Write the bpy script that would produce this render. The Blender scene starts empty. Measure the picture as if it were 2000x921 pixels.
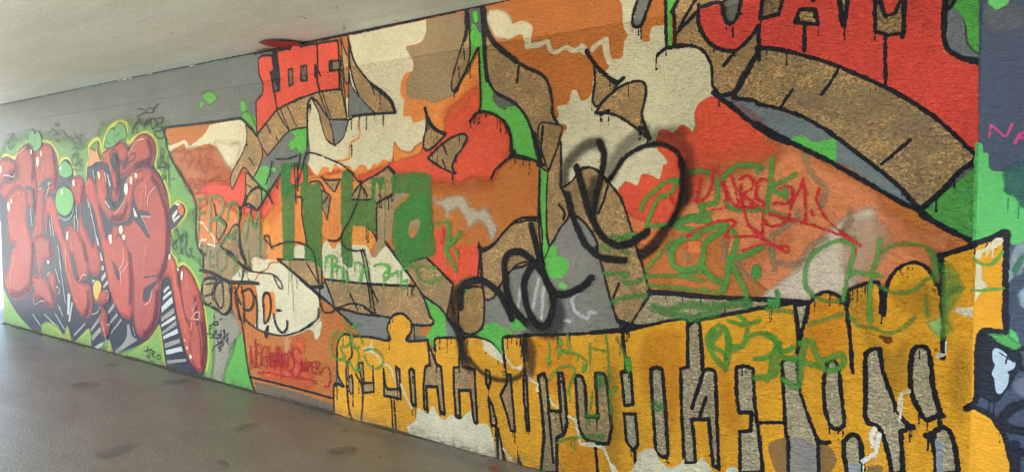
import bpy, bmesh, math, random
import numpy as np
from mathutils import Vector, Matrix
from mathutils.geometry import delaunay_2d_cdt

# ------------------------------------------------------------------ camera, world, sun, exposure
sc = bpy.context.scene
F_PX, YAW, PITCH = 1500.0, math.radians(38.5), math.radians(2.8)
EYE = Vector((0.0, -3.493, 1.55))
CEIL, U_END, U_JOINT = 2.687, -10.86, -0.452
FW = Vector((-math.sin(YAW)*math.cos(PITCH), math.cos(YAW)*math.cos(PITCH), -math.sin(PITCH)))
RT = Vector((math.cos(YAW), math.sin(YAW), 0.0))
UP = RT.cross(FW)
cam = bpy.data.objects.new('camera', bpy.data.cameras.new('camera'))
sc.collection.objects.link(cam); sc.camera = cam
cam.matrix_world = Matrix.Translation(EYE) @ Matrix((RT, UP, -FW)).transposed().to_4x4()
cam.data.sensor_width = 36.0; cam.data.lens = 36.0*F_PX/2000.0
cam.data.clip_start = 0.05; cam.data.clip_end = 2000.0

world = bpy.data.worlds.new("World"); sc.world = world; world.use_nodes = True
wn = world.node_tree.nodes; wl = world.node_tree.links
sky = wn.new('ShaderNodeTexSky'); sky.sky_type = 'NISHITA'; sky.sun_disc = False
SUN_EL, SUN_AZ = math.radians(58), math.radians(-178)   # from the unseen side, opened for daylight, a little from the far end
sky.sun_elevation = SUN_EL; sky.sun_rotation = SUN_AZ; sky.air_density = 1.0; sky.dust_density = 2.5
wl.new(sky.outputs[0], wn['Background'].inputs[0]); wn['Background'].inputs[1].default_value = 0.12
sun = bpy.data.objects.new('sun', bpy.data.lights.new('sun', 'SUN')); sc.collection.objects.link(sun)
sun.data.energy = 4.2; sun.data.angle = math.radians(0.5); sun.data.color = (1.0, 0.92, 0.80)
sd = Vector((math.sin(SUN_AZ)*math.cos(SUN_EL), math.cos(SUN_AZ)*math.cos(SUN_EL), math.sin(SUN_EL)))
sun.rotation_euler = sd.to_track_quat('Z', 'Y').to_euler()
sc.view_settings.view_transform = 'Standard'; sc.view_settings.look = 'None'
sc.view_settings.gamma = 1.0; sc.view_settings.use_curve_mapping = False
sc.view_settings.exposure = 2.84
sc.cycles.use_denoising = True; sc.cycles.denoising_prefilter = 'ACCURATE'
sc.cycles.transparent_max_bounces = 48
sc.cycles.max_bounces = 8; sc.cycles.diffuse_bounces = 5
sc.cycles.caustics_reflective = False

# ------------------------------------------------------------------ helpers: photograph point -> point on a real plane
def ray(px, py):
    return FW*F_PX + RT*(px-1000.0) + UP*(460.5-py)
def on_wall(px, py):
    d = ray(px, py); t = -EYE.y/d.y
    return (EYE.x+d.x*t, EYE.z+d.z*t, t)
def on_floor(px, py):
    d = ray(px, py); t = -EYE.z/d.z
    return (EYE.x+d.x*t, EYE.y+d.y*t, t)
def on_ceil(px, py):
    d = ray(px, py); t = (CEIL-EYE.z)/d.z
    return (EYE.x+d.x*t, EYE.y+d.y*t, t)
PLANES = {'wall': (on_wall, lambda a, b, o: (a, -o, b)),
          'floor': (on_floor, lambda a, b, o: (a, b, o)),
          'ceil': (on_ceil, lambda a, b, o: (a, b, CEIL-o))}
TILE = dict(PX=(0,0,1), A=(0,180,3.072), B=(200,180,3.072), C=(0,460,3.072), D=(200,460,3.072), E=(300,220,3.288),
    F=(480,60,3.069), G=(370,480,2.878), H=(480,320,3.069), I=(660,0,2.879), J=(920,0,2.879), K=(1200,0,2.879),
    L=(1480,0,2.879), M=(1760,0,3.8375), N=(1760,220,3.8375), O=(720,300,2.879), P=(1000,240,2.879), Q=(1300,280,2.71),
    R=(860,440,3.541), S=(1160,440,3.5425), U=(1500,420,2.877), V=(640,600,2.871), W=(920,620,3.059), X=(1200,600,2.871),
    Y=(1500,600,2.87), Z=(1740,600,2.869), AA=(0,600,2.857), BB=(0,0,2), CC=(1860,440,3.836), DD=(360,320,3.84),
    EE=(1600,780,6.533), FF=(1180,560,5.882), GG=(840,560,6.577))
def lin(c):
    return tuple(((v/255.0)/12.92 if v <= 10 else (((v/255.0)+0.055)/1.055)**2.4) for v in c)

def parse(s):
    """'J 10,20 30,40,w 50,60!' -> list of subpaths of (px, py, w, corner); ';' parts subpaths"""
    out = []; t = TILE['PX']
    for sub in s.split(';'):
        pts = []
        for tok in sub.split():
            if tok in TILE: t = TILE[tok]; continue
            k = tok.endswith('!'); v = tok.rstrip('!').split(',')
            pts.append((t[0]+float(v[0])/t[2], t[1]+float(v[1])/t[2], float(v[2]) if len(v) > 2 else None, k))
        if pts: out.append(pts)
    return out

def spline(pts, closed, straight, n=6):
    """Catmull-Rom through (a, b, w) with corner flags"""
    N = len(pts)
    if straight or N < 3:
        P = [np.array(p[:3], float) for p in pts]; return P + ([P[0]] if closed else [])
    res = []; last = N if closed else N-1
    for i in range(last):
        p1, p2 = pts[i], pts[(i+1) % N]
        p0 = pts[i-1] if (closed or i > 0) else p1
        p3 = pts[(i+2) % N] if (closed or i+2 < N) else p2
        a1, a2 = np.array(p1[:3], float), np.array(p2[:3], float)
        a0 = np.array(p0[:3], float); a3 = np.array(p3[:3], float)
        m1 = (a2-a0)*0.5; m2 = (a3-a1)*0.5
        L = np.linalg.norm((a2-a1)[:2])
        for m in (m1, m2):
            l = np.linalg.norm(m[:2])
            if l > L*1.1: m *= L*1.1/l
        if p1[3]: m1 = (a2-a1)*0.6
        if p2[3]: m2 = (a2-a1)*0.6
        for j in range(n):
            t = j/n
            res.append((2*t**3-3*t*t+1)*a1+(t**3-2*t*t+t)*m1+(-2*t**3+3*t*t)*a2+(t**3-t*t)*m2)
    res.append(np.array((pts[0] if closed else pts[-1])[:3], float))
    return res

_H = np.random.RandomState(7).rand(256, 256)
def vnoise(x, y):
    xi = np.floor(x).astype(int); yi = np.floor(y).astype(int); fx = x-xi; fy = y-yi
    fx = fx*fx*(3-2*fx); fy = fy*fy*(3-2*fy)
    a = _H[xi & 255, yi & 255]; b = _H[(xi+1) & 255, yi & 255]; c = _H[xi & 255, (yi+1) & 255]; d = _H[(xi+1) & 255, (yi+1) & 255]
    return (a*(1-fx)+b*fx)*(1-fy)+(c*(1-fx)+d*fx)*fy - 0.5

# ------------------------------------------------------------------ materials
def nd(nt, kind, **kw):
    n = nt.nodes.new('ShaderNode'+kind)
    for k, v in kw.items():
        if k in ('operation', 'blend_type', 'data_type', 'feature', 'attribute_name', 'distance', 'noise_dimensions', 'interpolation_type', 'color_ramp'): setattr(n, k, v)
    return n
def math_node(nt, op, a, b=None, clamp=False):
    n = nt.nodes.new('ShaderNodeMath'); n.operation = op; n.use_clamp = clamp
    for i, v in enumerate((a, b)):
        if v is None: continue
        if isinstance(v, (int, float)): n.inputs[i].default_value = v
        else: nt.links.new(v, n.inputs[i])
    return n.outputs[0]
def maprange(nt, v, a, b, c, d, smooth=False):
    n = nt.nodes.new('ShaderNodeMapRange'); n.clamp = True
    if smooth: n.interpolation_type = 'SMOOTHSTEP'
    nt.links.new(v, n.inputs[0])
    for i, x in enumerate((a, b, c, d)): n.inputs[i+1].default_value = x
    return n.outputs[0]
def noise(nt, vec, scale, detail=2.0, rough=0.5, dist=0.0):
    n = nt.nodes.new('ShaderNodeTexNoise'); nt.links.new(vec, n.inputs['Vector'])
    n.inputs['Scale'].default_value = scale; n.inputs['Detail'].default_value = detail
    n.inputs['Roughness'].default_value = rough; n.inputs['Distortion'].default_value = dist
    return n.outputs[0]
def mixc(nt, fac, a, b, mode='MIX'):
    n = nt.nodes.new('ShaderNodeMix'); n.data_type = 'RGBA'; n.blend_type = mode
    if isinstance(fac, (int, float)): n.inputs[0].default_value = fac
    else: nt.links.new(fac, n.inputs[0])
    for i, v in ((6, a), (7, b)):
        if isinstance(v, tuple): n.inputs[i].default_value = (*v[:3], 1)
        else: nt.links.new(v, n.inputs[i])
    return n.outputs[2]

def relief(nt):
    """height of the roughcast render, one field shared by every paint on it: coarse near the joint, smooth at the far end"""
    g = nt.nodes.new('ShaderNodeNewGeometry')
    mp = nt.nodes.new('ShaderNodeMapping'); nt.links.new(g.outputs['Position'], mp.inputs[0]); mp.inputs['Scale'].default_value = (1, 1, 1.9)
    pos = mp.outputs[0]
    sep = nt.nodes.new('ShaderNodeSeparateXYZ'); nt.links.new(g.outputs['Position'], sep.inputs[0])
    a = noise(nt, pos, 58, 3, 0.55, 0.6)
    b = noise(nt, pos, 24, 2, 0.5, 1.2)
    v = nt.nodes.new('ShaderNodeTexVoronoi'); v.feature = 'SMOOTH_F1'; v.inputs['Scale'].default_value = 62
    mv = nt.nodes.new('ShaderNodeVectorMath'); mv.operation = 'ADD'; nt.links.new(pos, mv.inputs[0])
    nv = nt.nodes.new('ShaderNodeTexNoise'); nt.links.new(pos, nv.inputs['Vector']); nv.inputs['Scale'].default_value = 20
    sv = nt.nodes.new('ShaderNodeVectorMath'); sv.operation = 'SCALE'; nt.links.new(nv.outputs[1], sv.inputs[0]); sv.inputs[3].default_value = 0.05
    nt.links.new(sv.outputs[0], mv.inputs[1]); nt.links.new(mv.outputs[0], v.inputs['Vector'])
    h = math_node(nt, 'ADD', math_node(nt, 'MULTIPLY', a, 0.9), math_node(nt, 'ADD', math_node(nt, 'MULTIPLY', b, 0.7), math_node(nt, 'MULTIPLY', v.outputs[0], -0.55)))
    # height in metres, fading out to a fine plaster towards the far end and on the cast panel beyond the joint
    k1 = maprange(nt, sep.outputs[0], -6.4, -2.6, 0.14, 1.0)
    k2 = maprange(nt, sep.outputs[0], U_JOINT-0.005, U_JOINT+0.005, 1.0, 0.30)
    k3 = maprange(nt, noise(nt, g.outputs['Position'], 1.3, 2), 0.3, 0.7, 0.65, 1.2)
    # the topmost strip under the ceiling was floated smooth
    k4 = maprange(nt, sep.outputs[2], 2.44, 2.455, 1.0, 0.35)
    k3 = math_node(nt, 'MULTIPLY', k3, k4)
    return math_node(nt, 'MULTIPLY', h, math_node(nt, 'MULTIPLY', math_node(nt, 'MULTIPLY', k1, k2), k3)), g, a, b

MATS = {}
def paint(rgb, kind='matte', soft=False, alpha=1.0):
    key = (rgb, kind, soft, alpha)
    if key in MATS: return MATS[key]
    m = bpy.data.materials.new('paint_%s_%d_%d_%d' % ((kind,)+tuple(rgb))); m.use_nodes = True; nt = m.node_tree
    bs = nt.nodes['Principled BSDF']
    h, g, na, nb = relief(nt)
    bump = nt.nodes.new('ShaderNodeBump'); bump.inputs['Distance'].default_value = {'bronze': 0.042, 'silver': 0.055}.get(kind, 0.026); bump.inputs['Strength'].default_value = 1.0
    nt.links.new(h, bump.inputs['Height']); nt.links.new(bump.outputs[0], bs.inputs['Normal'])
    c = lin(rgb)
    big = maprange(nt, noise(nt, g.outputs['Position'], 2.2, 4, 0.6), 0.25, 0.75, 0.86, 1.10)
    mid = maprange(nt, noise(nt, g.outputs['Position'], 34, 3, 0.7), 0.2, 0.8, 0.86, 1.12)
    fac = math_node(nt, 'MULTIPLY', big, mid)
    col = nt.nodes.new('ShaderNodeVectorMath'); col.operation = 'SCALE'; col.inputs[0].default_value = c; nt.links.new(fac, col.inputs[3])
    cc = col.outputs[0]
    if kind in ('bronze', 'silver'):
        ms = nt.nodes.new('ShaderNodeMapping'); nt.links.new(g.outputs['Position'], ms.inputs[0]); ms.inputs['Scale'].default_value = (1, 1, 2.3 if kind == 'silver' else 1.5)
        sp = maprange(nt, noise(nt, ms.outputs[0], 56 if kind == 'silver' else 74, 2, 0.55, 1.2), 0.47, 0.60, 0, 1)
        pat = maprange(nt, noise(nt, g.outputs['Position'], 5.0, 3, 0.6, 0.4), 0.38, 0.58, 0.10 if kind == 'bronze' else 0.7, 1)
        lit_gold = lin((232, 186, 120)) if kind == 'bronze' else lin((234, 222, 186))
        cc = mixc(nt, math_node(nt, 'MULTIPLY', sp, pat), cc, lit_gold)  # gold speckle; flecks also paint the lit crests of the relief into the colour
        dk = maprange(nt, noise(nt, ms.outputs[0], 50, 2, 0.6, 1.4), 0.53, 0.66, 0, 0.6)
        cc = mixc(nt, dk, cc, tuple(x*0.42 for x in c))
        bs.inputs['Metallic'].default_value = 0.15; bs.inputs['Roughness'].default_value = 0.5
    else:
        # pores and worn grit that let the render show through
        pits = maprange(nt, noise(nt, g.outputs['Position'], 120, 2, 0.6), 0.66, 0.74, 0, 0.55)
        gate = maprange(nt, noise(nt, g.outputs['Position'], 3.0, 3, 0.6), 0.40, 0.62, 0.1, 1)
        kx = nt.nodes.new('ShaderNodeSeparateXYZ'); nt.links.new(g.outputs['Position'], kx.inputs[0])
        gx = maprange(nt, kx.outputs[0], -6.5, -5, 0.25, 1)
        cc = mixc(nt, math_node(nt, 'MULTIPLY', math_node(nt, 'MULTIPLY', pits, gate), gx), cc, tuple(x*0.35+0.01 for x in c))
        # grime low on the wall, doubling as painted contact shade
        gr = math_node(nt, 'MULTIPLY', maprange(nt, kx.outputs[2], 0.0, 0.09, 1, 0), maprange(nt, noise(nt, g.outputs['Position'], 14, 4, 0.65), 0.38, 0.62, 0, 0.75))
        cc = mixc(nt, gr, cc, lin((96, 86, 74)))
        nt.links.new(maprange(nt, kx.outputs[0], -9.5, -4.5, 0.38, 0.52), bs.inputs['Roughness'])
    sx = nt.nodes.new('ShaderNodeSeparateXYZ'); nt.links.new(g.outputs['Position'], sx.inputs[0])
    nt.links.new(maprange(nt, sx.outputs[0], -9.5, -4.5, 0.42, 0.3), bs.inputs['Specular IOR Level'])
    nt.links.new(cc, bs.inputs['Base Color'])
    if soft or alpha < 1.0:
        at = nt.nodes.new('ShaderNodeAttribute'); at.attribute_name = 'cov'
        grain = maprange(nt, noise(nt, g.outputs['Position'], 150, 2, 0.7), 0.2, 0.8, -0.16, 0.16)
        cv = at.outputs['Fac']
        edge = math_node(nt, 'MULTIPLY', math_node(nt, 'MULTIPLY', cv, math_node(nt, 'SUBTRACT', 1.0, cv)), 4.0)
        a = math_node(nt, 'ADD', cv, math_node(nt, 'MULTIPLY', grain, edge), clamp=True)
        # the paint catches the raised grit first into the raised grit first
        lo = maprange(nt, na, 0.35, 0.6, 1.0-0.22*(1 if alpha < 1 else 0), 1.0)
        a = math_node(nt, 'MULTIPLY', math_node(nt, 'MULTIPLY', a, lo), alpha)
        nt.links.new(a, bs.inputs['Alpha'])
    MATS[key] = m
    return m

# ------------------------------------------------------------------ mesh collectors
class Buf:
    def __init__(s): s.v = []; s.f = []; s.m = []; s.c = []; s.mats = []
    def add(s, v, f, c, mat):
        if not f: return
        if mat not in s.mats: s.mats.append(mat)
        k = s.mats.index(mat); b = len(s.v)
        s.v += v; s.c += (c if c else [1.0]*len(v)); s.f += [tuple(i+b for i in q) for q in f]; s.m += [k]*len(f)
def link(o, parent=None):
    sc.collection.objects.link(o)
    if parent: o.parent = parent
    return o
def make(name, buf, parent):
    me = bpy.data.meshes.new(name); me.from_pydata(buf.v, [], buf.f)
    for m in buf.mats: me.materials.append(m)
    me.polygons.foreach_set('material_index', buf.m)
    at = me.attributes.new('cov', 'FLOAT', 'POINT'); at.data.foreach_set('value', buf.c)
    me.update()
    return link(bpy.data.objects.new(name, me), parent)
def empty(name, loc=(0, 0, 0), parent=None):
    o = bpy.data.objects.new(name, None); o.location = loc; o.empty_display_size = 0.2
    return link(o, parent)
def tag(o, label=None, cat=None, kind=None, group=None):
    if label: o['label'] = label
    if cat: o['category'] = cat
    if kind: o['kind'] = kind
    if group: o['group'] = group
    return o

STEP = 0.000022
LAYER = [20]
PIECES = []       # (piece name, label, {key: (name, side, Buf)})
CUR = [None]; PLANE = ['wall']; SEED = [1]
def piece(name, label=None, plane='wall'):
    CUR[0] = dict(name=name, label=label, plane=plane, bufs={}); PIECES.append(CUR[0]); PLANE[0] = plane
def buf_for(sub, side, sep):
    d = CUR[0]['bufs']; key = (sub, side) if not sep else (sub, side, len(d), 'x')
    if key not in d: d[key] = Buf()
    return d[key]
def to_plane(pts, dw):
    fn = PLANES[PLANE[0]][0]; out = []
    for (x, y, w, k) in pts:
        a, b, t = fn(x, y)
        out.append((a, b, (w if w is not None else dw)*t, k))      # t = metres per pixel at that depth
    return out
def clip_half(poly, u, keep_low):
    out = []; n = len(poly)
    for i in range(n):
        p, q = poly[i], poly[(i+1) % n]
        ip = (p[0] <= u) if keep_low else (p[0] >= u); iq = (q[0] <= u) if keep_low else (q[0] >= u)
        if ip: out.append(p)
        if ip != iq:
            t = (u-p[0])/(q[0]-p[0]); out.append(tuple(p[j]+(q[j]-p[j])*t for j in range(len(p))))
    return out
def sides(umin, umax):
    if PLANE[0] != 'wall': return ['L']
    return (['L'] if umin < U_JOINT else []) + (['R'] if umax > U_JOINT else [])
def next_off():
    LAYER[0] += 1; return LAYER[0]*STEP

def F(sub, rgb, path, straight=False, kind='matte', jit=0.0025, line=None, lc=(24, 25, 30), lsub='outline', drip=0, soft=0, alpha=1.0, sep=True, closed_line=True, inset=0):
    """a painted field with a hard (or, with soft, a feathered) edge"""
    fn, to3 = PLANES[PLANE[0]][0], PLANES[PLANE[0]][1]
    for sub_pts in parse(path):
        off = next_off()
        pts = to_plane(sub_pts, 1.0)
        sp = spline(pts, True, straight)[:-1]
        poly = []
        for i in range(len(sp)):                                    # resample so the edge can be uneven
            p, q = sp[i], sp[(i+1) % len(sp)]; L = math.hypot(q[0]-p[0], q[1]-p[1]); k = max(1, int(L/0.02))
            for j in range(k): poly.append(p[:2]+(q[:2]-p[:2])*j/k)
        if len(poly) < 3: continue
        P = np.array(poly)
        P[:, 0] += vnoise(P[:, 0]*45, P[:, 1]*45+off*1e4)*jit*2.5; P[:, 1] += vnoise(P[:, 0]*45+77, P[:, 1]*45+off*1e4)*jit*2.5
        us = P[:, 0]
        if soft:
            tm = np.mean([fn(x, y)[2] for x, y, _, _ in sub_pts]); s = soft*tm
            soft_poly(sub, rgb, kind, P, s, alpha, off, sep, inset*tm); continue
        for sd_ in sides(us.min(), us.max()):
            pl = [tuple(p) for p in P]
            if PLANE[0] == 'wall':
                pl = clip_half(pl, U_JOINT, sd_ == 'L'); pl = clip_half(pl, U_END, False)
                pl = clip_half([(p[1], p[0]) for p in pl], CEIL, True); pl = [(p[1], p[0]) for p in pl]
                pl = clip_half([(p[1], p[0]) for p in pl], 0.002, False); pl = [(p[1], p[0]) for p in pl]
            if len(pl) < 3: continue
            cv, _, tri, _, _, _ = delaunay_2d_cdt([Vector(p) for p in pl], [], [list(range(len(pl)))], 1, 1e-5)
            v = [to3(p[0], p[1], off) for p in cv]; fs = []
            for t in tri:
                if PLANE[0] == 'ceil': t = t[::-1]
                fs.append(tuple(t))
            buf_for(sub, sd_, sep).add(v, fs, None, paint(rgb, kind, alpha < 1, alpha))
    if line: S(lsub, lc, line, path, closed=closed_line, straight=straight, drip=drip)

def grid_mesh(sub, D, x0, y0, c, off, level, soft, mat, sep):
    """marching squares of field D (metres inside), cut at level; cov from the field when soft"""
    to3 = PLANES[PLANE[0]][1]; ny, nx = D.shape
    ins = D > level
    cnt = ins[:-1, :-1].astype(int)+ins[1:, :-1]+ins[:-1, 1:]+ins[1:, 1:]
    ys, xs = np.nonzero(cnt > 0)
    flip = PLANE[0] == 'ceil'
    for side in (('L', 'R') if PLANE[0] == 'wall' else ('L',)):
        idx = {}; V = []; C = []; Fs = []
        def vert(a, b, d):
            key = (round(a*4096), round(b*4096))
            i = idx.get(key)
            if i is None:
                i = len(V); idx[key] = i
                V.append(to3(a, b, off))
                if soft:
                    t = min(1.0, max(0.0, (d-level)/(2*soft))); C.append(t*t*(3-2*t))
                else: C.append(1.0)
            return i
        for y, x in zip(ys.tolist(), xs.tolist()):
            ax, bx = x0+x*c, x0+(x+1)*c
            if PLANE[0] == 'wall':
                mid = (ax+bx)/2
                if (mid < U_JOINT) != (side == 'L'): continue
            ay, by = y0+y*c, y0+(y+1)*c
            if PLANE[0] == 'wall' and (by > CEIL or ay < 0 or ax < U_END): continue
            q = [(ax, ay, D[y, x]), (bx, ay, D[y, x+1]), (bx, by, D[y+1, x+1]), (ax, by, D[y+1, x])]
            if cnt[y, x] == 4: pl = q
            else:
                pl = []
                for i in range(4):
                    p, r = q[i], q[(i+1) % 4]; ip = p[2] > level; ir = r[2] > level
                    if ip: pl.append(p)
                    if ip != ir:
                        t = (level-p[2])/(r[2]-p[2]); pl.append((p[0]+(r[0]-p[0])*t, p[1]+(r[1]-p[1])*t, level))
            ids = []
            for p in pl:
                k = vert(*p)
                if k not in ids: ids.append(k)
            if len(ids) >= 3: Fs.append(tuple(ids[::-1] if flip else ids))
        if Fs: buf_for(sub, side, sep).add(V, Fs, C, mat)

def soft_poly(sub, rgb, kind, P, s, alpha, off, sep, inset=0.0):
    c = max(0.008, s/3.0)
    mn = P.min(0)-s-c; mx = P.max(0)+s+c
    x0 = U_JOINT+math.floor((mn[0]-U_JOINT)/c)*c; y0 = math.floor(mn[1]/c)*c
    nx = int((mx[0]-x0)/c)+2; ny = int((mx[1]-y0)/c)+2
    X, Y = np.meshgrid(x0+np.arange(nx)*c, y0+np.arange(ny)*c)
    D = np.full(X.shape, 1e9); inside = np.zeros(X.shape, bool)
    if len(P) > 160: P = P[::max(1, len(P)//160)]
    for i in range(len(P)):
        a, b = P[i], P[(i+1) % len(P)]; d = b-a; L2 = max(1e-12, d@d)
        t = np.clip(((X-a[0])*d[0]+(Y-a[1])*d[1])/L2, 0, 1)
        D = np.minimum(D, np.hypot(X-a[0]-t*d[0], Y-a[1]-t*d[1]))
        cr = ((a[1] > Y) != (b[1] > Y))
        if abs(b[1]-a[1]) > 1e-12: inside ^= cr & (X < (b[0]-a[0])*(Y-a[1])/(b[1]-a[1])+a[0])
    D = np.where(inside, D, -D) - inset
    D += vnoise(X*9, Y*9)*s*0.5 + vnoise(X*30, Y*30)*s*0.3
    grid_mesh(sub, D, x0, y0, c, off, -s, s, paint(rgb, kind, True, alpha), sep)

ONE_EACH = {'dark_flank', 'lit_flank', 'drab_smear', 'white_smear', 'slit_bar', 'highlight', 'spike', 'cream_crack', 'cream_line', 'speck', 'halo'}
def S(sub, rgb, width, path, soft=0, drip=0, alpha=1.0, closed=False, straight=False, kind='matte', sep=False, rag=1.0, taper=False):
    """a sprayed or brushed line: width in photograph pixels, turned into metres on its plane"""
    if sub in ONE_EACH and ';' in path:
        for sub_pts in parse(path):
            S(sub, rgb, width, 'PX '+' '.join('%.2f,%.2f%s%s' % (x, y, '' if w is None else ',%.2f' % w, '!' if k else '') for x, y, w, k in sub_pts), soft, drip, alpha, closed, straight, kind, True, rag, taper)
        return
    off = next_off(); segs = []; tms = []
    rnd = random.Random(LAYER[0]*13+5)
    for sub_pts in parse(path):
        pts = to_plane(sub_pts, width)
        tm = np.mean([PLANES[PLANE[0]][0](x, y)[2] for x, y, _, _ in sub_pts]); tms.append(tm)
        if len(pts) == 1: pts = pts + [(pts[0][0]+0.001, pts[0][1], pts[0][2], False)]
        sp = spline(pts, closed, straight, n=8)
        n = len(sp)
        for i in range(n-1):
            wa, wb = sp[i][2]/2, sp[i+1][2]/2
            if taper:
                wa *= 0.35+0.65*min(1, 5*min(i, n-1-i)/n); wb *= 0.35+0.65*min(1, 5*min(i+1, n-2-i)/n)
            segs.append((sp[i][0], sp[i][1], sp[i+1][0], sp[i+1][1], wa, wb))
        for k in range(drip):
            q = sp[rnd.randrange(n)]; L = rnd.uniform(6, 26)*tm; x = q[0]+rnd.uniform(-.3, .3)*q[2]; y = q[1]-q[2]*0.42
            if y-L > 0.02: segs.append((x, y, x+rnd.uniform(-1, 1)*tm, y-L, 1.0*tm, 0.8*tm)); segs.append((x, y-L, x, y-L-1.5*tm, 1.5*tm, 1.3*tm))
    tm = float(np.mean(tms)); s = soft*tm
    wmin = min(x[4] for x in segs)*2/tm
    c = min(1.9, max(0.8, wmin*0.42))*tm if not soft else max(1.9*tm, s*0.6)
    if PLANE[0] != 'wall': c = max(c*0.8, 0.006)
    A = np.array(segs); r = np.maximum(A[:, 4], A[:, 5]); pad = r.max()+s+2*c
    mnx, mxx = min(A[:, 0].min(), A[:, 2].min())-pad, max(A[:, 0].max(), A[:, 2].max())+pad
    mny, mxy = min(A[:, 1].min(), A[:, 3].min())-pad, max(A[:, 1].max(), A[:, 3].max())+pad
    x0 = U_JOINT+math.floor((mnx-U_JOINT)/c)*c; y0 = math.floor(mny/c)*c
    nx = int((mxx-x0)/c)+2; ny = int((mxy-y0)/c)+2
    gx = x0+np.arange(nx)*c; gy = y0+np.arange(ny)*c
    D = np.full((ny, nx), -1.0)
    for (ax, ay, bx, by, wa, wb) in segs:
        p = max(wa, wb)+s+1.5*c
        i0 = max(0, int((min(ax, bx)-p-x0)/c)); i1 = min(nx, int((max(ax, bx)+p-x0)/c)+2)
        j0 = max(0, int((min(ay, by)-p-y0)/c)); j1 = min(ny, int((max(ay, by)+p-y0)/c)+2)
        X = gx[None, i0:i1]; Y = gy[j0:j1, None]
        dx, dy = bx-ax, by-ay; L2 = max(1e-12, dx*dx+dy*dy)
        t = np.clip(((X-ax)*dx+(Y-ay)*dy)/L2, 0, 1)
        d = (wa+(wb-wa)*t)-np.hypot(X-ax-t*dx, Y-ay-t*dy)
        D[j0:j1, i0:i1] = np.maximum(D[j0:j1, i0:i1], d)
    X, Y = np.meshgrid(gx, gy); lim = min(0.0026, 0.42*float(r.mean()))*rag
    D = D + np.where(D > -0.5, vnoise(X*110+off*1e4, Y*110)*lim*2.2 + vnoise(X*28, Y*28)*lim*1.4, 0)
    grid_mesh(sub, D, x0, y0, c, off, -s if soft else 0.0, s, paint(rgb, kind, bool(soft) or alpha < 1, alpha), sep)

def balloon(base, dark, lite, width, path, lw=3.0):
    """one fat tube of the balloon lettering: dark rim, body, darker flank, lit flank"""
    pr = parse(path)
    S('letter_rim', (40, 34, 50), width+2*lw, path)
    S('letter_body', dark, width, path, sep=False)
    S('letter_body', base, width*0.72, shift(path, -width*0.05, -width*0.03), soft=width*0.18)
    S('letter_body', lite, width*0.22, shift(path, -width*0.16, -width*0.12), soft=width*0.2, alpha=0.6)
def shift(path, dx, dy):
    out = []
    for sub in parse(path):
        out.append('PX ' + ' '.join('%.2f,%.2f%s%s' % (x+dx, y+dy, '' if w is None else ',%.2f' % w, '!' if k else '') for x, y, w, k in sub))
    return ' ; '.join(out)
# ------------------------------------------------------------------ colours of the paints
GREY = (112, 116, 113); NAVY = (32, 38, 56); BLK = (15, 16, 20); CREAM = (216, 207, 174); WHITE = (222, 220, 208)
OCHRE = (190, 112, 50); ORANGE = (226, 138, 66); SALMON = (216, 132, 86); RED = (222, 84, 56); CORAL = (224, 82, 58)
GREEN = (96, 182, 78); DGREEN = (62, 130, 62); TGREEN = (80, 150, 68); YELLOW = (222, 158, 36); BRONZE = (166, 138, 100)
SILVER = (188, 172, 138); TAN = (156, 133, 98); MGREY = (132, 130, 122); BGREY = (112, 124, 130); TRED = (196, 42, 48)

# ------------------------------------------------------------------ the setting
def box(bm, x0, y0, z0, x1, y1, z1):
    r = bmesh.ops.create_cube(bm, size=1)
    for v in r['verts']: v.co = Vector((x0+(v.co.x+.5)*(x1-x0), y0+(v.co.y+.5)*(y1-y0), z0+(v.co.z+.5)*(z1-z0)))
    return r['verts']
def obj(name, bm, mat, parent=None):
    me = bpy.data.meshes.new(name); bm.to_mesh(me); bm.free(); me.materials.append(mat)
    return link(bpy.data.objects.new(name, me), parent)
def surf(name, rgb, rough, bump_scale, bump_d, var=0.25, extra=None, spec=0.5):
    m = bpy.data.materials.new(name); m.use_nodes = True; nt = m.node_tree; bs = nt.nodes['Principled BSDF']
    g = nt.nodes.new('ShaderNodeNewGeometry'); P = g.outputs['Position']
    c = lin(rgb)
    f1 = maprange(nt, noise(nt, P, 0.9, 5, 0.6), 0.25, 0.75, 1-var, 1+var)
    f2 = maprange(nt, noise(nt, P, 40, 3, 0.7), 0.2, 0.8, 0.85, 1.15)
    col = nt.nodes.new('ShaderNodeVectorMath'); col.operation = 'SCALE'; col.inputs[0].default_value = c
    nt.links.new(math_node(nt, 'MULTIPLY', f1, f2), col.inputs[3]); cc = col.outputs[0]
    if extra: cc = extra(nt, P, cc, bs)
    nt.links.new(cc, bs.inputs['Base Color'])
    if not bs.inputs['Roughness'].is_linked: bs.inputs['Roughness'].default_value = rough
    bs.inputs['Specular IOR Level'].default_value = spec
    b = nt.nodes.new('ShaderNodeBump'); b.inputs['Distance'].default_value = bump_d
    nt.links.new(noise(nt, P, bump_scale, 4, 0.6), b.inputs['Height']); nt.links.new(b.outputs[0], bs.inputs['Normal'])
    return m
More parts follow.
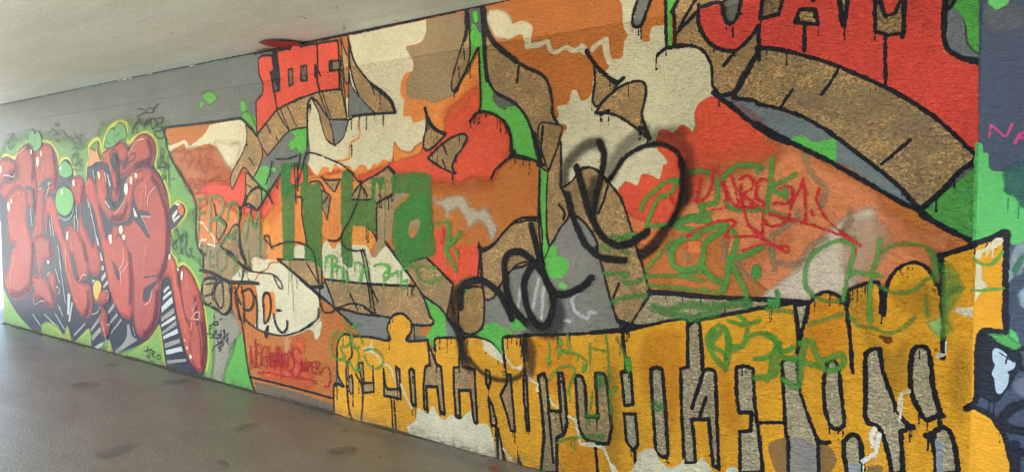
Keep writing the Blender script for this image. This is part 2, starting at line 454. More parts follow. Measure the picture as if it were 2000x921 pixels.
def floor_extra(nt, P, cc, bs):
    # long scuffs and tyre-dark streaks running with the passage, dust along the wall, dark damp spots
    mp = nt.nodes.new('ShaderNodeMapping'); nt.links.new(P, mp.inputs[0]); mp.inputs['Scale'].default_value = (0.7, 1.9, 1); mp.inputs['Rotation'].default_value = (0, 0, math.radians(-16))
    st = maprange(nt, noise(nt, mp.outputs[0], 2.4, 5, 0.65, 0.6), 0.36, 0.62, 0.0, 1.0)
    cc = mixc(nt, math_node(nt, 'MULTIPLY', st, 0.34), cc, lin((86, 80, 72)))
    sp = maprange(nt, noise(nt, P, 14.0, 5, 0.75), 0.5, 0.72, 0, 0.5)
    cc = mixc(nt, sp, cc, lin((80, 76, 70)))
    sep = nt.nodes.new('ShaderNodeSeparateXYZ'); nt.links.new(P, sep.inputs[0])
    du = math_node(nt, 'MULTIPLY', maprange(nt, sep.outputs[1], -0.55, -0.02, 0, 1), maprange(nt, noise(nt, P, 6, 4, 0.7), 0.35, 0.6, 0.1, 0.8))
    cc = mixc(nt, du, cc, lin((128, 118, 102)))
    gr = maprange(nt, noise(nt, P, 130, 3, 0.7), 0.62, 0.70, 0, 0.55)
    cc = mixc(nt, gr, cc, lin((170, 160, 144)))
    rg = maprange(nt, noise(nt, mp.outputs[0], 1.8, 4, 0.6), 0.3, 0.7, 0.27, 0.38)
    nt.links.new(rg, bs.inputs['Roughness'])
    return cc
def ceil_extra(nt, P, cc, bs):
    mp = nt.nodes.new('ShaderNodeMapping'); nt.links.new(P, mp.inputs[0]); mp.inputs['Scale'].default_value = (0.3, 2.0, 1)
    st = maprange(nt, noise(nt, mp.outputs[0], 2.0, 5, 0.6, 0.4), 0.35, 0.7, 0.0, 0.28)
    cc = mixc(nt, st, cc, lin((150, 154, 142)))
    sp = maprange(nt, noise(nt, P, 26, 3, 0.6), 0.68, 0.74, 0, 0.6)
    return mixc(nt, sp, cc, lin((94, 86, 74)))
m_floor = surf('worn_floor_concrete', (127, 123, 108), 0.42, 60, 0.004, 0.18, floor_extra)
m_ceil = surf('pale_ceiling_concrete', (206, 216, 211), 0.6, 18, 0.003, 0.06, ceil_extra)
m_out = surf('outdoor_paving', (152, 152, 148), 0.8, 30, 0.004)
m_conc = surf('raw_concrete', (128, 122, 112), 0.8, 50, 0.004)
WX0, WX1 = U_END, 7.0
# outdoor ground as one sheet out to the horizon, the passage floor 4 mm above it
bm = bmesh.new(); bmesh.ops.create_grid(bm, x_segments=2, y_segments=2, size=60)
for v in bm.verts: v.co.z = -0.004
tag(obj('ground', bm, m_out), kind='structure')
bm = bmesh.new(); bmesh.ops.create_grid(bm, x_segments=1, y_segments=1, size=1)
for v in bm.verts: v.co = Vector((WX0-0.3 if v.co.x < 0 else WX1+1, -5.4 if v.co.y < 0 else 0.05, 0))
floor = tag(obj('floor', bm, m_floor), kind='structure')
bm = bmesh.new(); box(bm, WX0-1.6, -5.1, CEIL, WX1+1, 0.9, CEIL+0.7)  # unseen overhang and open front edge, added and sized to shape the daylight
ceil = tag(obj('ceiling', bm, m_ceil), kind='structure')
# the rendered wall and, beyond the joint, the smoother cast panels set level with it
wall = tag(empty('underpass_wall', ((WX0+U_JOINT)/2, 0.15, 0)), 'long roughcast underpass wall covered in orange, yellow and green graffiti', 'wall', kind='thing')
wall.location = (0, 0, 0)
bm = bmesh.new(); box(bm, WX0, 0.0, -0.05, U_JOINT, 0.4, CEIL-0.002)
obj('roughcast_face', bm, paint(GREY), wall)
panel = tag(empty('panel_wall'), 'smooth cast panel wall painted dark blue and green at the right edge', 'wall', kind='thing')
def pz(x, y): return on_wall(x, y)[1]
zs = [-0.05, pz(1950, 763), pz(1950, 299), CEIL-0.002]
for i in range(3):
    bm = bmesh.new(); box(bm, U_JOINT+0.002, 0.0, zs[i]+(0.004 if i else 0), WX1, 0.3, zs[i+1]-0.004)
    bmesh.ops.bevel(bm, geom=[e for e in bm.edges], offset=0.003, segments=1, affect='EDGES')
    obj('cast_panel', bm, paint((96, 104, 112)), panel)
bm = bmesh.new(); box(bm, U_JOINT+0.002, 0.02, -0.05, WX1, 0.4, CEIL-0.003)
obj('panel_backing', bm, m_conc, panel)
# ================================================================== balloon lettering at the far end
piece('green_glow')
F('glow', (98, 142, 76), 'PX 0,312 60,268 120,272 180,280 205,248 270,240 330,250 345,300 352,380 375,420 400,470 400,560 430,620 470,690 495,762 400,745 200,690 0,630', soft=20)
F('glow', (108, 160, 84), 'PX 325,270 345,300 360,360 385,400 350,430 345,480 395,520 400,600 380,560 340,480 325,380', soft=8)
F('glow', (100, 176, 76), 'PX 455,690 470,640 485,680 500,762 440,748', soft=3)
F('glow', (150, 146, 126), 'PX 405,600 430,590 470,640 450,680 432,748 414,742 420,680', soft=7)
F('glow', (120, 170, 90), 'PX 398,520 420,560 412,740 402,738 404,640', soft=5)
F('spray_blot', (98, 172, 78), 'B 600,20 625,0 660,0 685,30 670,60 640,75 612,50 ; B 585,60 600,50 608,75 595,105 580,90', soft=3)
F('spray_blot', (98, 176, 78), 'BB 940,400 952,392 966,420 955,440 942,432 ; BB 945,448 975,440 1005,470 1010,530 990,510 965,480', soft=2)
S('halo', (192, 198, 84), 9, 'A 0,420 30,380 90,395 115,350 170,300 ; A 250,300 300,310 345,370 355,440 370,405 410,400 435,440 450,500 ; A 520,500 522,440 538,400 535,325 590,280 620,380 615,410 630,340 622,300 645,235 670,205 720,178 760,190 ; B 110,180 145,210 155,300 210,262 265,245 315,285 328,360 318,440 365,520 400,620 410,700 450,655 500,690 498,735 415,830 ; D 408,20 408,95 440,140 455,180 490,168 545,225 590,330 622,480 638,680 625,810', soft=4)
F('spike', (166, 172, 60), 'C 228,480 260,528 300,525 350,560 388,605 380,630 255,590 ; C 385,625 400,535 442,620 435,645 ; C 436,640 470,605 535,550 550,590 553,675 ; C 642,690 655,615 678,695 ; D 100,712 180,690 280,620 345,530 390,800 200,745', straight=True)
F('spike', (128, 168, 84), 'C 245,520 290,540 350,580 375,622 262,588 ; C 455,635 500,600 535,570 543,665 ; D 130,712 270,650 335,560 375,790 200,735 ; C 0,520 20,330 80,390 180,480 190,560 60,535', straight=True)
S('spike', (60, 70, 60), 2.0, 'C 0,520 80,548 190,575 ; C 260,590 380,632 552,676', rag=2)

piece('balloon_lettering', 'glossy red balloon lettering with white highlights over dark blue depth')
F('shadow_depth', NAVY, 'A 0,420 30,388 90,405 110,352 165,305 260,302 312,320 348,400 356,450 385,405 420,415 440,500 480,500 515,540 525,440 560,430 620,410 640,350 B 20,340 150,330 210,265 260,252 312,290 325,360 312,440 350,500 390,600 408,715 440,665 490,680 490,735 412,825 D 410,20 405,105 438,150 450,190 490,178 540,235 590,350 618,500 632,690 615,810 595,842 480,820 390,795 352,560 338,530 280,615 200,665 75,708 C 690,712 675,690 650,620 555,672 545,600 530,555 440,635 405,540 380,590 340,530 260,520 240,585 190,560 100,460 30,330 0,180')
B_, D_, L_ = (176, 92, 90), (118, 52, 76), (222, 128, 110)
def blob(path, body=B_, dark=D_, lite=L_, line=3.0, side=None, r=1.0):
    """an airbrushed tube: dark contour, plum flanks, a lit middle and a paler upper left"""
    F('letter_rim', (30, 27, 40), path, line=line, lc=(30, 27, 40), lsub='letter_rim')
    dk = tuple(int(body[i]*w) for i, w in enumerate((0.68, 0.62, 0.80)))
    F('letter_body', dk, path)
    mid = tuple(int(min(255, body[i]*w+k)) for i, (w, k) in enumerate(((1.02, 4), (0.98, 4), (0.98, 4))))
    F('letter_glow', mid, shift(path, -1.5*r, -1.5*r), soft=4.5*r, inset=4.5*r, alpha=.95)
    F('letter_glow', (214, 122, 108), shift(path, -4*r, -3.5*r), soft=5*r, inset=9*r, alpha=.5)
blob('A 0,440 35,390 85,412 112,470 100,515 60,520 20,560 0,600', (150, 74, 80))
blob('A 100,400 120,345 165,312 200,335 215,370 212,480 218,560 212,640 200,720 165,660 130,585 90,585 60,620 30,650 5,610 25,545 85,530 118,500 105,450', (168, 72, 76))
blob('A 215,375 250,312 300,318 340,390 349,480 346,560 325,610 295,600 265,640 268,720 262,820 245,920 200,900 215,760 225,600 212,480', (164, 66, 72))
blob('A 45,660 85,590 150,582 168,650 160,760 C 185,0 205,120 205,230 250,240 290,290 325,420 285,428 240,378 205,412 205,300 150,372 80,382 40,320 38,250 62,180 72,90 100,50 A 60,900 50,760', (178, 74, 70))
blob('C 215,20 260,0 310,50 322,128 292,150 262,158 250,245 230,228 218,120', (158, 68, 74))
blob('C 288,240 300,215 328,225 338,300 340,400 322,360 300,300', (170, 66, 72))
blob('A 395,860 405,808 432,800 465,832 490,890 C 490,0 525,60 535,140 530,230 500,272 470,270 440,200 420,110 400,30', (178, 74, 72))
blob('A 430,562 442,515 475,502 505,530 512,582 505,640 488,690 495,760 520,830 560,920 C 575,30 600,110 607,190 590,236 560,240 540,200 520,100 480,0 A 470,870 478,760 478,690 450,660 434,612', (182, 72, 72))
blob('A 272,700 280,640 303,620 335,668 358,770 390,880 C 400,20 432,140 470,262 500,285 540,300 556,400 545,478 515,495 480,470 440,390 400,240 370,90 342,0 A 330,860 310,760 290,740 278,850 268,800', (196, 86, 72))
blob('D 42,20 80,-60 140,-20 155,30 182,120 190,280 190,420 175,490 150,500 110,470 70,400 40,300 20,180 0,60 C 606,0 A 600,860 575,740 545,670 520,625 514,580 522,530 542,512 570,545 588,640 612,760 640,880 C 648,0 672,50', (204, 82, 76))
blob('B 152,500 200,455 262,445 322,482 372,570 402,690 412,800 410,920 D 410,20 402,120 372,222 352,330 350,420 330,520 290,600 250,618 210,590 190,500 190,300 172,150 130,40 100,0 B 80,880 120,800 180,780 192,700 180,600 130,645', (176, 72, 80))
blob('A 582,520 590,472 615,460 636,490 640,560 650,650 680,690 B 110,690 150,600 200,490 240,470 250,520 200,560 180,650 170,740 130,780 60,775 0,700 A 590,640', (196, 84, 78))
blob('B 0,380 30,345 100,300 150,330 150,420 120,440 90,370 60,370 55,430 90,510 105,600 90,650 60,640 50,520 20,450', (186, 82, 80))
blob('B 150,370 205,275 260,250 310,290 322,360 300,440 240,440 190,470 130,510 95,500 110,440', (170, 78, 86))
blob('D 402,112 432,140 450,200 458,280 500,440 535,520 560,640 600,720 605,812 575,815 540,775 500,690 470,560 440,420 415,270 395,245 365,262 345,330 352,270 385,195', (212, 88, 62))
blob('D 468,240 472,200 490,182 530,218 575,312 605,440 625,600 628,720 606,808 578,815 545,770 525,660 530,560 500,500 482,410 475,330', (196, 72, 66))
# airbrushed flanks of the tubes: darker and lighter reds laid over the body colour
for p in ('A 150,330 185,345 200,420 195,520 ; A 320,380 335,470 330,560 ; A 200,600 205,700', 'C 195,60 190,180 180,290 120,350 70,340 ; C 300,60 305,110', 'B 300,510 345,590 380,700 392,800 390,900 D 390,60 380,150 340,260', 'D 330,340 325,430 300,540 255,590', 'D 165,120 172,260 168,400', 'D 600,520 612,650 600,770 ; D 560,380 570,520', 'C 500,60 518,140 ; C 530,340 530,430 510,470', 'B 275,300 295,350 280,410 200,440', 'B 80,400 100,500 85,600 ; B 150,680 120,745 60,750', 'A 90,470 60,510 ; A 500,560 490,640'):
    S('dark_flank', (84, 40, 66), 11, p, soft=6, alpha=0.7)
for p in ('A 125,370 150,335 ; A 235,400 255,350 ; A 30,420 10,460', 'A 70,640 100,610 120,605 ; C 90,120 70,220 60,300', 'B 150,560 190,510 250,500 ; B 240,580 230,680 ; D 260,60 250,160 240,260', 'D 60,60 80,180 100,300', 'D 500,230 510,330 ; D 540,420 560,560 ; D 470,420 520,600', 'C 400,200 440,330 470,420 ; C 430,60 450,150', 'A 455,540 460,600 ; A 600,520 610,600', 'B 20,400 50,450 ; B 190,320 240,280', 'C 660,200 700,340', 'D 420,150 440,260 470,400'):
    S('lit_flank', (236, 142, 116), 7, p, soft=5, alpha=0.5)
S('crease', (46, 34, 50), 3, 'B 190,440 240,430 300,445 ; B 185,600 190,700 ; B 120,440 160,380 200,370 190,400 150,430 ; A 20,500 60,515 ; C 205,360 215,400 245,370 285,400 310,415 ; C 430,100 445,200 465,262 ; D 60,150 75,200 95,262 ; D 250,250 330,240 ; D 480,380 500,480 525,520 ; D 575,550 590,620 590,700 ; A 210,470 225,600 ; A 265,600 300,560 310,540')
F('dark_star', (44, 42, 58), 'B 188,600 196,650 214,705 270,712 292,735 235,742 262,800 292,880 268,868 225,805 190,768 150,790 105,785 180,758 186,700', straight=True)
F('dark_star', (44, 40, 58), 'D 245,380 250,320 285,292 335,268 300,322 275,380 258,394 ; A 235,570 270,520 310,515 300,560 270,585 ; A 150,570 185,565 200,600 175,590')
F('dark_slit', (38, 40, 56), 'B 20,430 40,440 60,520 72,585 55,590 30,540 ; B 18,630 50,650 75,700 60,712 30,690 ; B 58,375 75,365 85,400 82,440 65,430 ; C 425,95 440,110 470,250 455,272 430,180 ; D 65,160 80,170 105,250 95,262 75,220 ; B 120,470 140,400 160,380 150,440')
F('slit_bar', (196, 200, 196), 'D 370,325 400,297 406,312 372,345 ; D 365,368 414,325 418,345 366,388 ; D 358,425 420,362 425,402 358,460 ; D 355,532 440,475 442,498 358,546 ; D 366,602 452,556 458,582 370,620 ; D 382,687 478,662 485,690 386,712 ; C 408,345 425,350 418,470 405,475 ; C 432,395 440,405 422,515 412,510 ; C 556,675 600,645 625,640 610,665 575,685', straight=True)
F('slit_bar', (150, 148, 138), 'D 355,490 432,430 436,462 356,517 ; D 360,575 445,508 450,535 362,592 ; D 375,645 465,615 470,640 378,672 ; D 390,745 505,735 508,752 392,768 ; C 445,590 512,520 517,530 450,603 ; C 545,560 600,482 606,500 550,577 ; C 550,602 618,532 620,562 556,632 ; C 650,450 688,398 690,427 652,472 ; C 660,517 706,458 710,480 665,527 ; C 665,582 728,495 733,512 668,587 ; D 80,690 130,640 150,600 152,530 165,530 180,600 215,625 130,680 85,710', straight=True)
F('slit_bar', (176, 178, 172), 'C 610,250 634,215 640,238 614,278 ; C 620,302 648,266 652,288 626,312 ; C 600,100 612,108 622,150 608,150 ; C 580,10 590,14 600,62 586,56 ; C 612,178 628,180 624,208 612,208 ; C 555,262 575,266 560,285', straight=True)
S('slit_bar', (190, 196, 196), 2.6, 'A 528,640 536,690 ; A 540,660 552,750 ; A 550,720 566,800 ; A 565,790 580,870 ; A 580,860 596,915 ; A 448,740 450,820 ; A 460,680 462,760 ; A 470,760 470,830 ; A 310,750 325,860 ; A 300,770 310,850 ; A 630,480 640,540 ; A 650,500 660,560 ; A 640,660 660,690 ; C 350,60 370,200 ; C 360,150 395,400 ; C 335,200 360,280 ; C 200,470 250,545 ; C 335,470 390,560 ; C 270,470 330,530 ; C 355,420 380,480 ; B 30,490 50,560 ; B 22,655 45,695 ; A 560,470 570,520 ; A 185,700 195,800')
F('green_ball', (92, 168, 92), 'A 393,412 428,445 432,490 395,512 358,488 360,440')
F('green_ball', (92, 172, 80), 'A 388,565 430,595 443,655 425,715 390,740 352,715 337,655 350,590')
S('ball_ring', (110, 140, 136), 4, 'A 445,690 430,745 395,765 355,745')
S('ball_ring', (40, 44, 58), 2, 'A 393,410 430,445 434,492 395,515 356,490 358,440 393,410 ; A 388,563 432,595 445,655 427,717 390,742 350,717 335,655 348,590 388,563')
F('green_leaf', (92, 156, 92), 'A 172,300 180,240 197,226 212,250 228,235 246,262 252,310 236,342 210,355 192,318 ; A 628,320 650,245 674,215 690,228 710,186 745,196 762,250 755,284 722,290 690,322 650,338', line=2.6, lc=(46, 60, 56))
S('green_leaf', (46, 60, 56), 1.8, 'A 690,240 685,275 695,300 ; A 700,265 725,245 ; A 645,300 665,310 ; A 210,250 215,320 ; A 190,320 205,325')
F('orange_star', (208, 138, 86), 'A 530,440 545,372 540,332 572,352 594,296 588,350 606,415 580,420 555,440', line=1.8, lc=(60, 52, 56))
F('yellow_tip', (214, 176, 70), 'C 562,300 585,268 610,290 605,340 590,385 570,370')
blob('C 565,375 590,385 605,340 630,320 655,350 655,390 630,410 600,412 570,400', (186, 78, 72), line=1.5)
blob('C 590,415 628,428 650,480 646,520 665,535 640,612 622,600 600,500 612,450', (168, 76, 70), line=2)
F('tube', (46, 48, 60), 'B 405,712 450,662 488,682 493,735 412,825')
F('tube', (206, 96, 70), 'B 455,668 480,680 492,705 485,735 470,730 456,700')
F('tube', (206, 204, 198), 'B 420,740 450,700 455,720 425,770 ; B 430,765 468,732 470,742 432,785', straight=True)
for p in ('A 222,395 233,390 238,420 230,448 220,430', 'A 246,355 252,355 252,385 244,378', 'A 186,345 194,348 192,372 184,366', 'A 48,665 58,660 64,690 58,712 50,700', 'A 66,645 76,642 76,665 68,662', 'A 0,445 10,440 14,470 4,485', 'A 370,585 378,588 380,610 370,612', 'A 362,445 370,445 370,465 360,462', 'A 438,530 450,526 450,560 440,560', 'A 588,480 598,478 604,510 594,518', 'A 402,845 412,835 412,870 404,875',
          'B 136,555 152,548 158,580 148,615 136,600', 'B 168,515 180,510 182,545 172,552', 'B 198,490 210,488 210,510 200,512', 'B 104,810 118,800 126,830 116,850 104,840', 'B 44,870 54,862 60,895 52,912 46,900', 'C 400,0 412,0 410,22 402,22', 'C 655,0 672,-5 672,25 662,40', 'D 478,215 488,215 482,260 474,262', 'D 402,115 412,110 410,138 402,140', 'D 125,-5 142,0 135,25 125,18', 'D 494,618 502,625 498,635', 'D 508,660 516,668 512,682 506,674', 'D 528,710 540,722 534,738 526,730', 'D 452,195 462,200 458,215', 'C 285,150 300,152 292,170', 'B 190,690 212,742 196,740', 'B 435,665 470,668 455,680'):
    F('highlight', (226, 222, 212), p)
S('highlight', (218, 200, 192), 1.4, 'A 20,500 50,500 80,508 95,490 ; A 232,585 255,575 ; A 285,595 300,560 292,548 312,542 ; A 100,380 150,335 ; B 75,735 130,660 155,600 ; B 160,380 200,300 250,280 ; B 235,742 290,748 ; B 240,748 262,790 285,850 ; D 128,75 128,150 105,205 ; D 112,205 115,290 ; D 120,225 160,160 ; D 300,325 290,390 258,412 ; D 538,498 560,462 585,458 580,500 548,495 ; D 545,450 570,392 ; D 535,565 540,520 ; C 205,350 210,410 245,392 272,392 ; C 480,268 500,238 520,235 ; C 555,470 585,460 605,430 ; C 615,515 640,630 635,660 ; C 645,530 665,535 ; C 600,330 ; C 635,330 650,330 655,365 645,378 ; C 340,312 350,305 362,330 352,350 ; C 290,240 290,230 305,218 ; B 262,620 265,560 ; B 320,565 280,620 275,680 ; A 280,640 300,560 ; D 155,535 160,570 ; D 185,545 200,600 ; A 520,560 530,530 ; A 650,370 670,470 ; C 395,80 400,200 ; A 265,420 265,480')

piece('small_black_tag', 'small dark marker scribbles around the balloon lettering')
S('scribble', (40, 44, 50), 2.3, 'B 215,102 252,105 ; B 280,62 282,90 ; B 340,68 312,100 ; B 258,122 300,125 312,108 290,95 265,108 258,122 ; B 190,235 195,200 215,170 210,150 250,125 ; B 205,215 215,240 180,245 195,200 225,185 ; B 225,160 240,195 265,170 250,220 ; B 268,205 265,165 285,195 285,160 ; B 300,215 290,165 310,160 325,200 300,225 ; B 330,160 360,150 362,180 335,195 330,165 ; B 320,200 350,215 370,215 345,235 325,230 315,250 340,278 372,265 365,230')
S('scribble', (40, 46, 48), 2.3, 'B 355,335 368,350 365,380 352,375 355,340 ; B 335,460 345,405 365,385 350,450 400,430 ; B 360,410 385,445 330,455 ; B 395,380 400,480 405,575 ; B 350,515 365,500 370,525 385,500 ; B 412,518 416,522 ; B 428,518 432,522 ; B 375,470 380,420 390,460 405,440')
S('scribble', (48, 56, 60), 2.2, 'B 430,840 445,820 460,870 440,900 425,880 ; B 450,830 470,880 490,840 480,900 ; B 495,830 510,870 490,860 D 470,0 480,40 ; D 430,40 450,70 430,80 425,50 450,20 ; D 470,20 475,100 490,60 ; D 505,20 500,90 520,125 535,100 525,80 545,75 ; D 455,110 465,100 480,110 ; D 545,125 550,130 ; D 580,140 590,145 ; B 510,840 505,920')
S('scribble', (58, 70, 72), 2.1, 'A 280,250 320,230 380,230 ; A 330,190 350,192 348,205 330,203 330,190 ; A 310,220 340,240 320,260 385,240 ; A 335,290 355,285 350,298 335,296 ; A 385,220 395,260 430,280 ; A 432,300 430,285 455,272 485,292 470,305 432,303 ; A 453,240 453,262 ; A 495,250 480,268 ; A 430,350 450,330 465,350 435,380 470,370 ; A 430,400 450,385 465,420 440,440 430,400 ; A 470,340 500,330 ; A 460,440 495,400 480,460 ; A 470,350 475,430 500,440 ; A 440,460 470,470 500,465 ; A 40,260 80,250 60,290 100,280 ; A 50,300 60,340 90,310')
S('scribble', (34, 38, 44), 2.2, 'D 255,690 300,680 ; D 275,665 270,700 ; D 265,720 285,715 ; D 290,690 280,735 ; D 300,720 305,690 320,700 300,710 318,730 ; D 330,720 350,712 352,735 332,738 330,720 ; D 290,750 325,755 ; D 305,755 300,765 ; D 247,712 248,716')
S('scribble', (34, 38, 44), 2.4, 'G 115,450 130,440 140,430 ; G 160,425 162,440 145,442 135,435 150,424 160,428 ; G 175,412 185,408 ; G 140,385 142,400 ; G 128,455 115,470 118,490 135,500 130,515 118,512 ; G 140,480 155,475 150,490 138,495 145,515 160,512 ; G 160,500 175,495 172,510 160,520 165,540 180,535 ; G 180,470 185,540 200,500 200,470 ; G 195,475 205,530 220,520 208,505 222,490 ; G 212,530 225,555 ; G 130,590 140,565 180,545 190,555 165,570 180,575 170,590 ; G 105,490 110,493')

# ================================================================== orange and red lettering, middle of the wall
piece('painted_field', 'orange, cream and red painted ground of the big lettering')
F('ochre_field', OCHRE, 'PX 325,262! 327,250 400,240 480,232 500,245 PX 600,325 600,60! 700,62 900,20 1050,-20 1320,-30! 1400,150 1905,480! 1905,640 1500,640 1270,640 660,660! 655,805! 500,766! 470,640 440,560 400,560 398,500 383,400 355,330', straight=True)
F('cream_field', CREAM, 'E 365,80! 560,42 590,65 603,110 598,190 560,290 515,370 488,350 492,280 450,250 400,215 350,200 300,215 240,248 215,240 200,200 150,225 105,246 90,215 120,208 160,195 205,176 235,212 270,190 330,140')
F('rust_field', (178, 106, 66), 'E 120,270 190,240 300,235 400,225 440,280 490,330 500,400 480,440 380,440 330,480 280,540 210,430', soft=9)
F('cream_field', CREAM, 'E 400,190 480,200 560,200 540,300 510,340 470,330 440,260', soft=8)
F('red_field', (222, 84, 62), 'E 330,450 400,440 480,450 540,410 600,400 600,580 690,610 830,415 880,430 860,560 800,640 700,690 640,660 560,640 480,600 380,570 300,545', soft=9)
F('salmon_field', (214, 128, 74), 'E 290,600 380,560 480,600 540,640 560,700 480,780 400,860 330,860 290,780', soft=8)
F('salmon_field', (206, 116, 72), 'E 255,540 330,520 360,560 300,620 285,590', soft=6)
F('tan_field', TAN, 'DD 120,625 200,600 280,590 340,560 420,540 450,440 500,430 590,480 620,600 640,690 520,700 505,800 560,850 400,890 300,880 160,820 150,690', soft=5)
F('yellow_field', (224, 146, 52), 'E 700,720 780,600 860,560 880,800 860,905 780,900 735,860', soft=8)
F('cream_field', CREAM, 'G 355,75 385,62 420,78 460,66 500,52! 505,75! 600,150 690,240 740,290! 742,400 715,440! 748,425 735,500 715,525 700,480 670,470 600,500 500,500 420,480 370,440 385,300 372,230 330,160 360,130')
F('cream_field', CREAM, 'G 245,190 270,150 290,125 300,150 318,145 330,190 ; H 295,495 340,488 358,500 358,590 290,575', soft=1)
F('orange_field', (200, 118, 52), 'G 240,215 300,208 365,215 385,260 388,360 375,440 330,430 300,420 270,300')
F('orange_field', ORANGE, 'G 455,262 472,255 485,275 492,385 478,395 455,330 ; G 420,290 450,270 465,340 450,430 425,400')
F('red_field', (226, 96, 60), 'G 430,700 480,650 500,560 560,600 600,520 650,530 640,640 700,740 700,790 620,780 520,755 400,735', soft=13, alpha=.85)
F('cream_field', (222, 160, 110), 'G 535,510 560,500 568,560 560,640 540,600', soft=5, alpha=0.8)
S('rust_line', (184, 112, 58), 4, 'G 505,92 460,95 440,130 400,150 375,190 ; G 505,92 505,52')
S('cream_line', CREAM, 4.5, 'E 285,700 320,710 350,750 390,800 395,860 ; E 295,870 310,820 340,815 ; DD 95,400 100,480 ; DD 180,600 235,610')
F('bare_plinth', (120, 100, 80), 'PX 500,744! 575,762 655,790! 657,812! 580,792 502,772!', straight=True, jit=0.004)
F('bare_plinth', (100, 84, 68), 'PX 503,764 560,775 600,785 657,802 657,812 580,792 503,772', straight=True, alpha=.8)
# centre: orange-red under cream
F('orange_field', ORANGE, 'F 370,760! 900,600! 980,600 H 980,100 900,180 780,470 740,480 720,500 640,490 580,470 540,505 500,460 465,480 300,490 230,560 130,540 200,200 240,0')
F('red_field', RED, 'F 375,800 420,870 560,830 600,860 700,860 800,820 880,780 900,660! 980,730 I 500,800 700,700 640,920 O 130,110 O 110,80 60,120 0,150 H 700,110 640,40 540,60 430,70 380,60', soft=4, alpha=.9)
F('orange_field', ORANGE, 'H 380,100 560,95 700,130 700,330 560,460 460,430 380,300', soft=4)
F('cream_field', CREAM, 'F 378,440! 400,405 620,405! 640,100! I 60,205! 500,112! 500,185 470,240 395,265 400,290 425,340 425,400 375,425 358,520 378,570 372,650 415,655 430,690 500,670 492,790 470,800 440,820 410,855 370,850 345,825 322,797 312,860 308,912 F 870,785 830,770 800,800 770,800 740,835 715,805 690,808 650,840 630,812 600,805 575,822 540,800 515,850 500,820 485,815 460,820 435,868 415,850 378,800!')
F('cream_field', CREAM, 'H 465,495 485,460 500,468 530,505 545,500 560,470 578,490 578,560 640,500 650,480 690,485 730,490 760,560 745,640 700,705 600,700 480,680 462,600 ; H 750,570 800,540 840,490 980,640 980,720 700,712')
F('tan_field', TAN, 'I 500,112! 705,68! 720,200 650,400 640,480 655,540 610,555 560,580 530,580 500,560 450,562 400,550 390,480 405,440 428,400 430,345 400,300 390,262 430,265 470,240 498,190')
F('orange_field', ORANGE, 'I 425,400 400,430 388,480 398,545 450,560 500,565 535,582 570,575 650,540 700,470 760,370 798,300! 808,600 760,680 700,700 620,720 600,745 560,735 520,690 500,670 430,692 415,655 372,650 378,570 355,520 375,425')
F('red_field', RED, 'I 600,745 600,690 640,610 700,560 790,500 808,605! 765,675! 860,635 930,672 970,760 978,830 940,900 O 800,20 740,80 700,145 600,130 560,140 510,180 440,168 365,172 250,110 140,110 130,60 I 330,900 380,870 440,860 495,815', soft=9)
F('orange_field', ORANGE, 'I 320,800! 350,835 380,855 415,855 445,822 480,800 470,860 420,880 360,890 320,905', soft=3)
F('cream_field', (196, 186, 160), 'O 372,245 400,262 440,250 530,240 575,300 610,315 655,300 690,350 720,420 705,470 690,480 672,430 640,385 600,390 570,418 545,360 510,310 470,325 445,365 420,300 380,280', soft=8, alpha=0.9)
F('red_field', RED, 'O 380,430! 430,412! 440,440 425,560 440,580 460,540 500,520 620,515! 640,690 560,685 480,728 420,660 370,600 385,520', jit=.004)
F('tan_field', TAN, 'H 790,240 850,200 890,175 980,165 900,260 880,360 870,440 800,540 770,560 780,480 795,420')
F('orange_field', (226, 146, 62), 'H 642,368 735,368 760,410 770,470 755,510 735,490 700,480 650,480 640,430')
S('orange_field', (222, 142, 60), 4.5, 'F 690,515 678,570 690,605 682,645 640,665 625,700 628,760 600,775 555,782', straight=True)

S('overspray', (228, 116, 56), 26, 'I 620,640 720,560 780,480', soft=14, alpha=.5)
S('overspray', (200, 104, 52), 22, 'O 380,175 520,185 680,165', soft=12, alpha=.6)
S('overspray', (232, 118, 60), 20, 'H 250,60 220,200 150,330', soft=12, alpha=.5)
S('overspray', (206, 110, 66), 24, 'E 330,330 420,380 500,420', soft=12, alpha=.5)
# green and grey ground between the letters
piece('green_ground')
F('green_field', (108, 172, 92), 'E 570,25 600,5 640,40 665,130! 640,110 600,70 ; F 0,500 40,530 70,600 60,620 20,570')
F('grey_field', (112, 116, 112), 'F 270,600! 378,580! 378,800 H 215,60! 100,230 40,150 20,100 F 60,860 110,760 140,745 210,660')
F('green_field', GREEN, 'F 270,600 378,582! 378,690 330,745 310,700 285,720 262,690 270,660 300,640 285,620', soft=1)
F('green_field', (104, 182, 92), 'E 650,410 690,350 720,340 750,350 775,345 795,365 780,385 755,380 750,440 710,545 700,480', soft=1)
F('green_field', (72, 130, 66), 'H 215,60 240,0 360,0 380,80 300,150 225,200', soft=1)
F('green_field', GREEN, 'I 742,60! 818,45! 822,200 832,400 862,490 900,530 J 150,560 260,590 330,700 380,890! 372,905! 300,880 236,862! 232,770 200,690 120,635 60,632! 55,500 48,300 38,270 20,300 0,360 I 740,380')
F('grey_field', (96, 100, 92), 'J 128,560 145,515 200,545 250,590 215,600 200,620 165,605 ; I 742,45 822,45 830,190 800,180 780,150 760,130 745,200', soft=2)
F('green_field', (86, 196, 62), 'I 762,72 785,68 795,110 780,135 765,110 ; I 752,180 775,170 770,250 755,260', soft=1.5)
F('grey_field', MGREY, 'R 320,530 390,480 430,430 500,300 600,255 660,300 700,180 790,110 850,0 930,0 P 260,560 330,525 380,530 430,580 480,660 540,921 S 60,270 170,660 240,700 R 1204,720! 760,770 300,780 290,700')
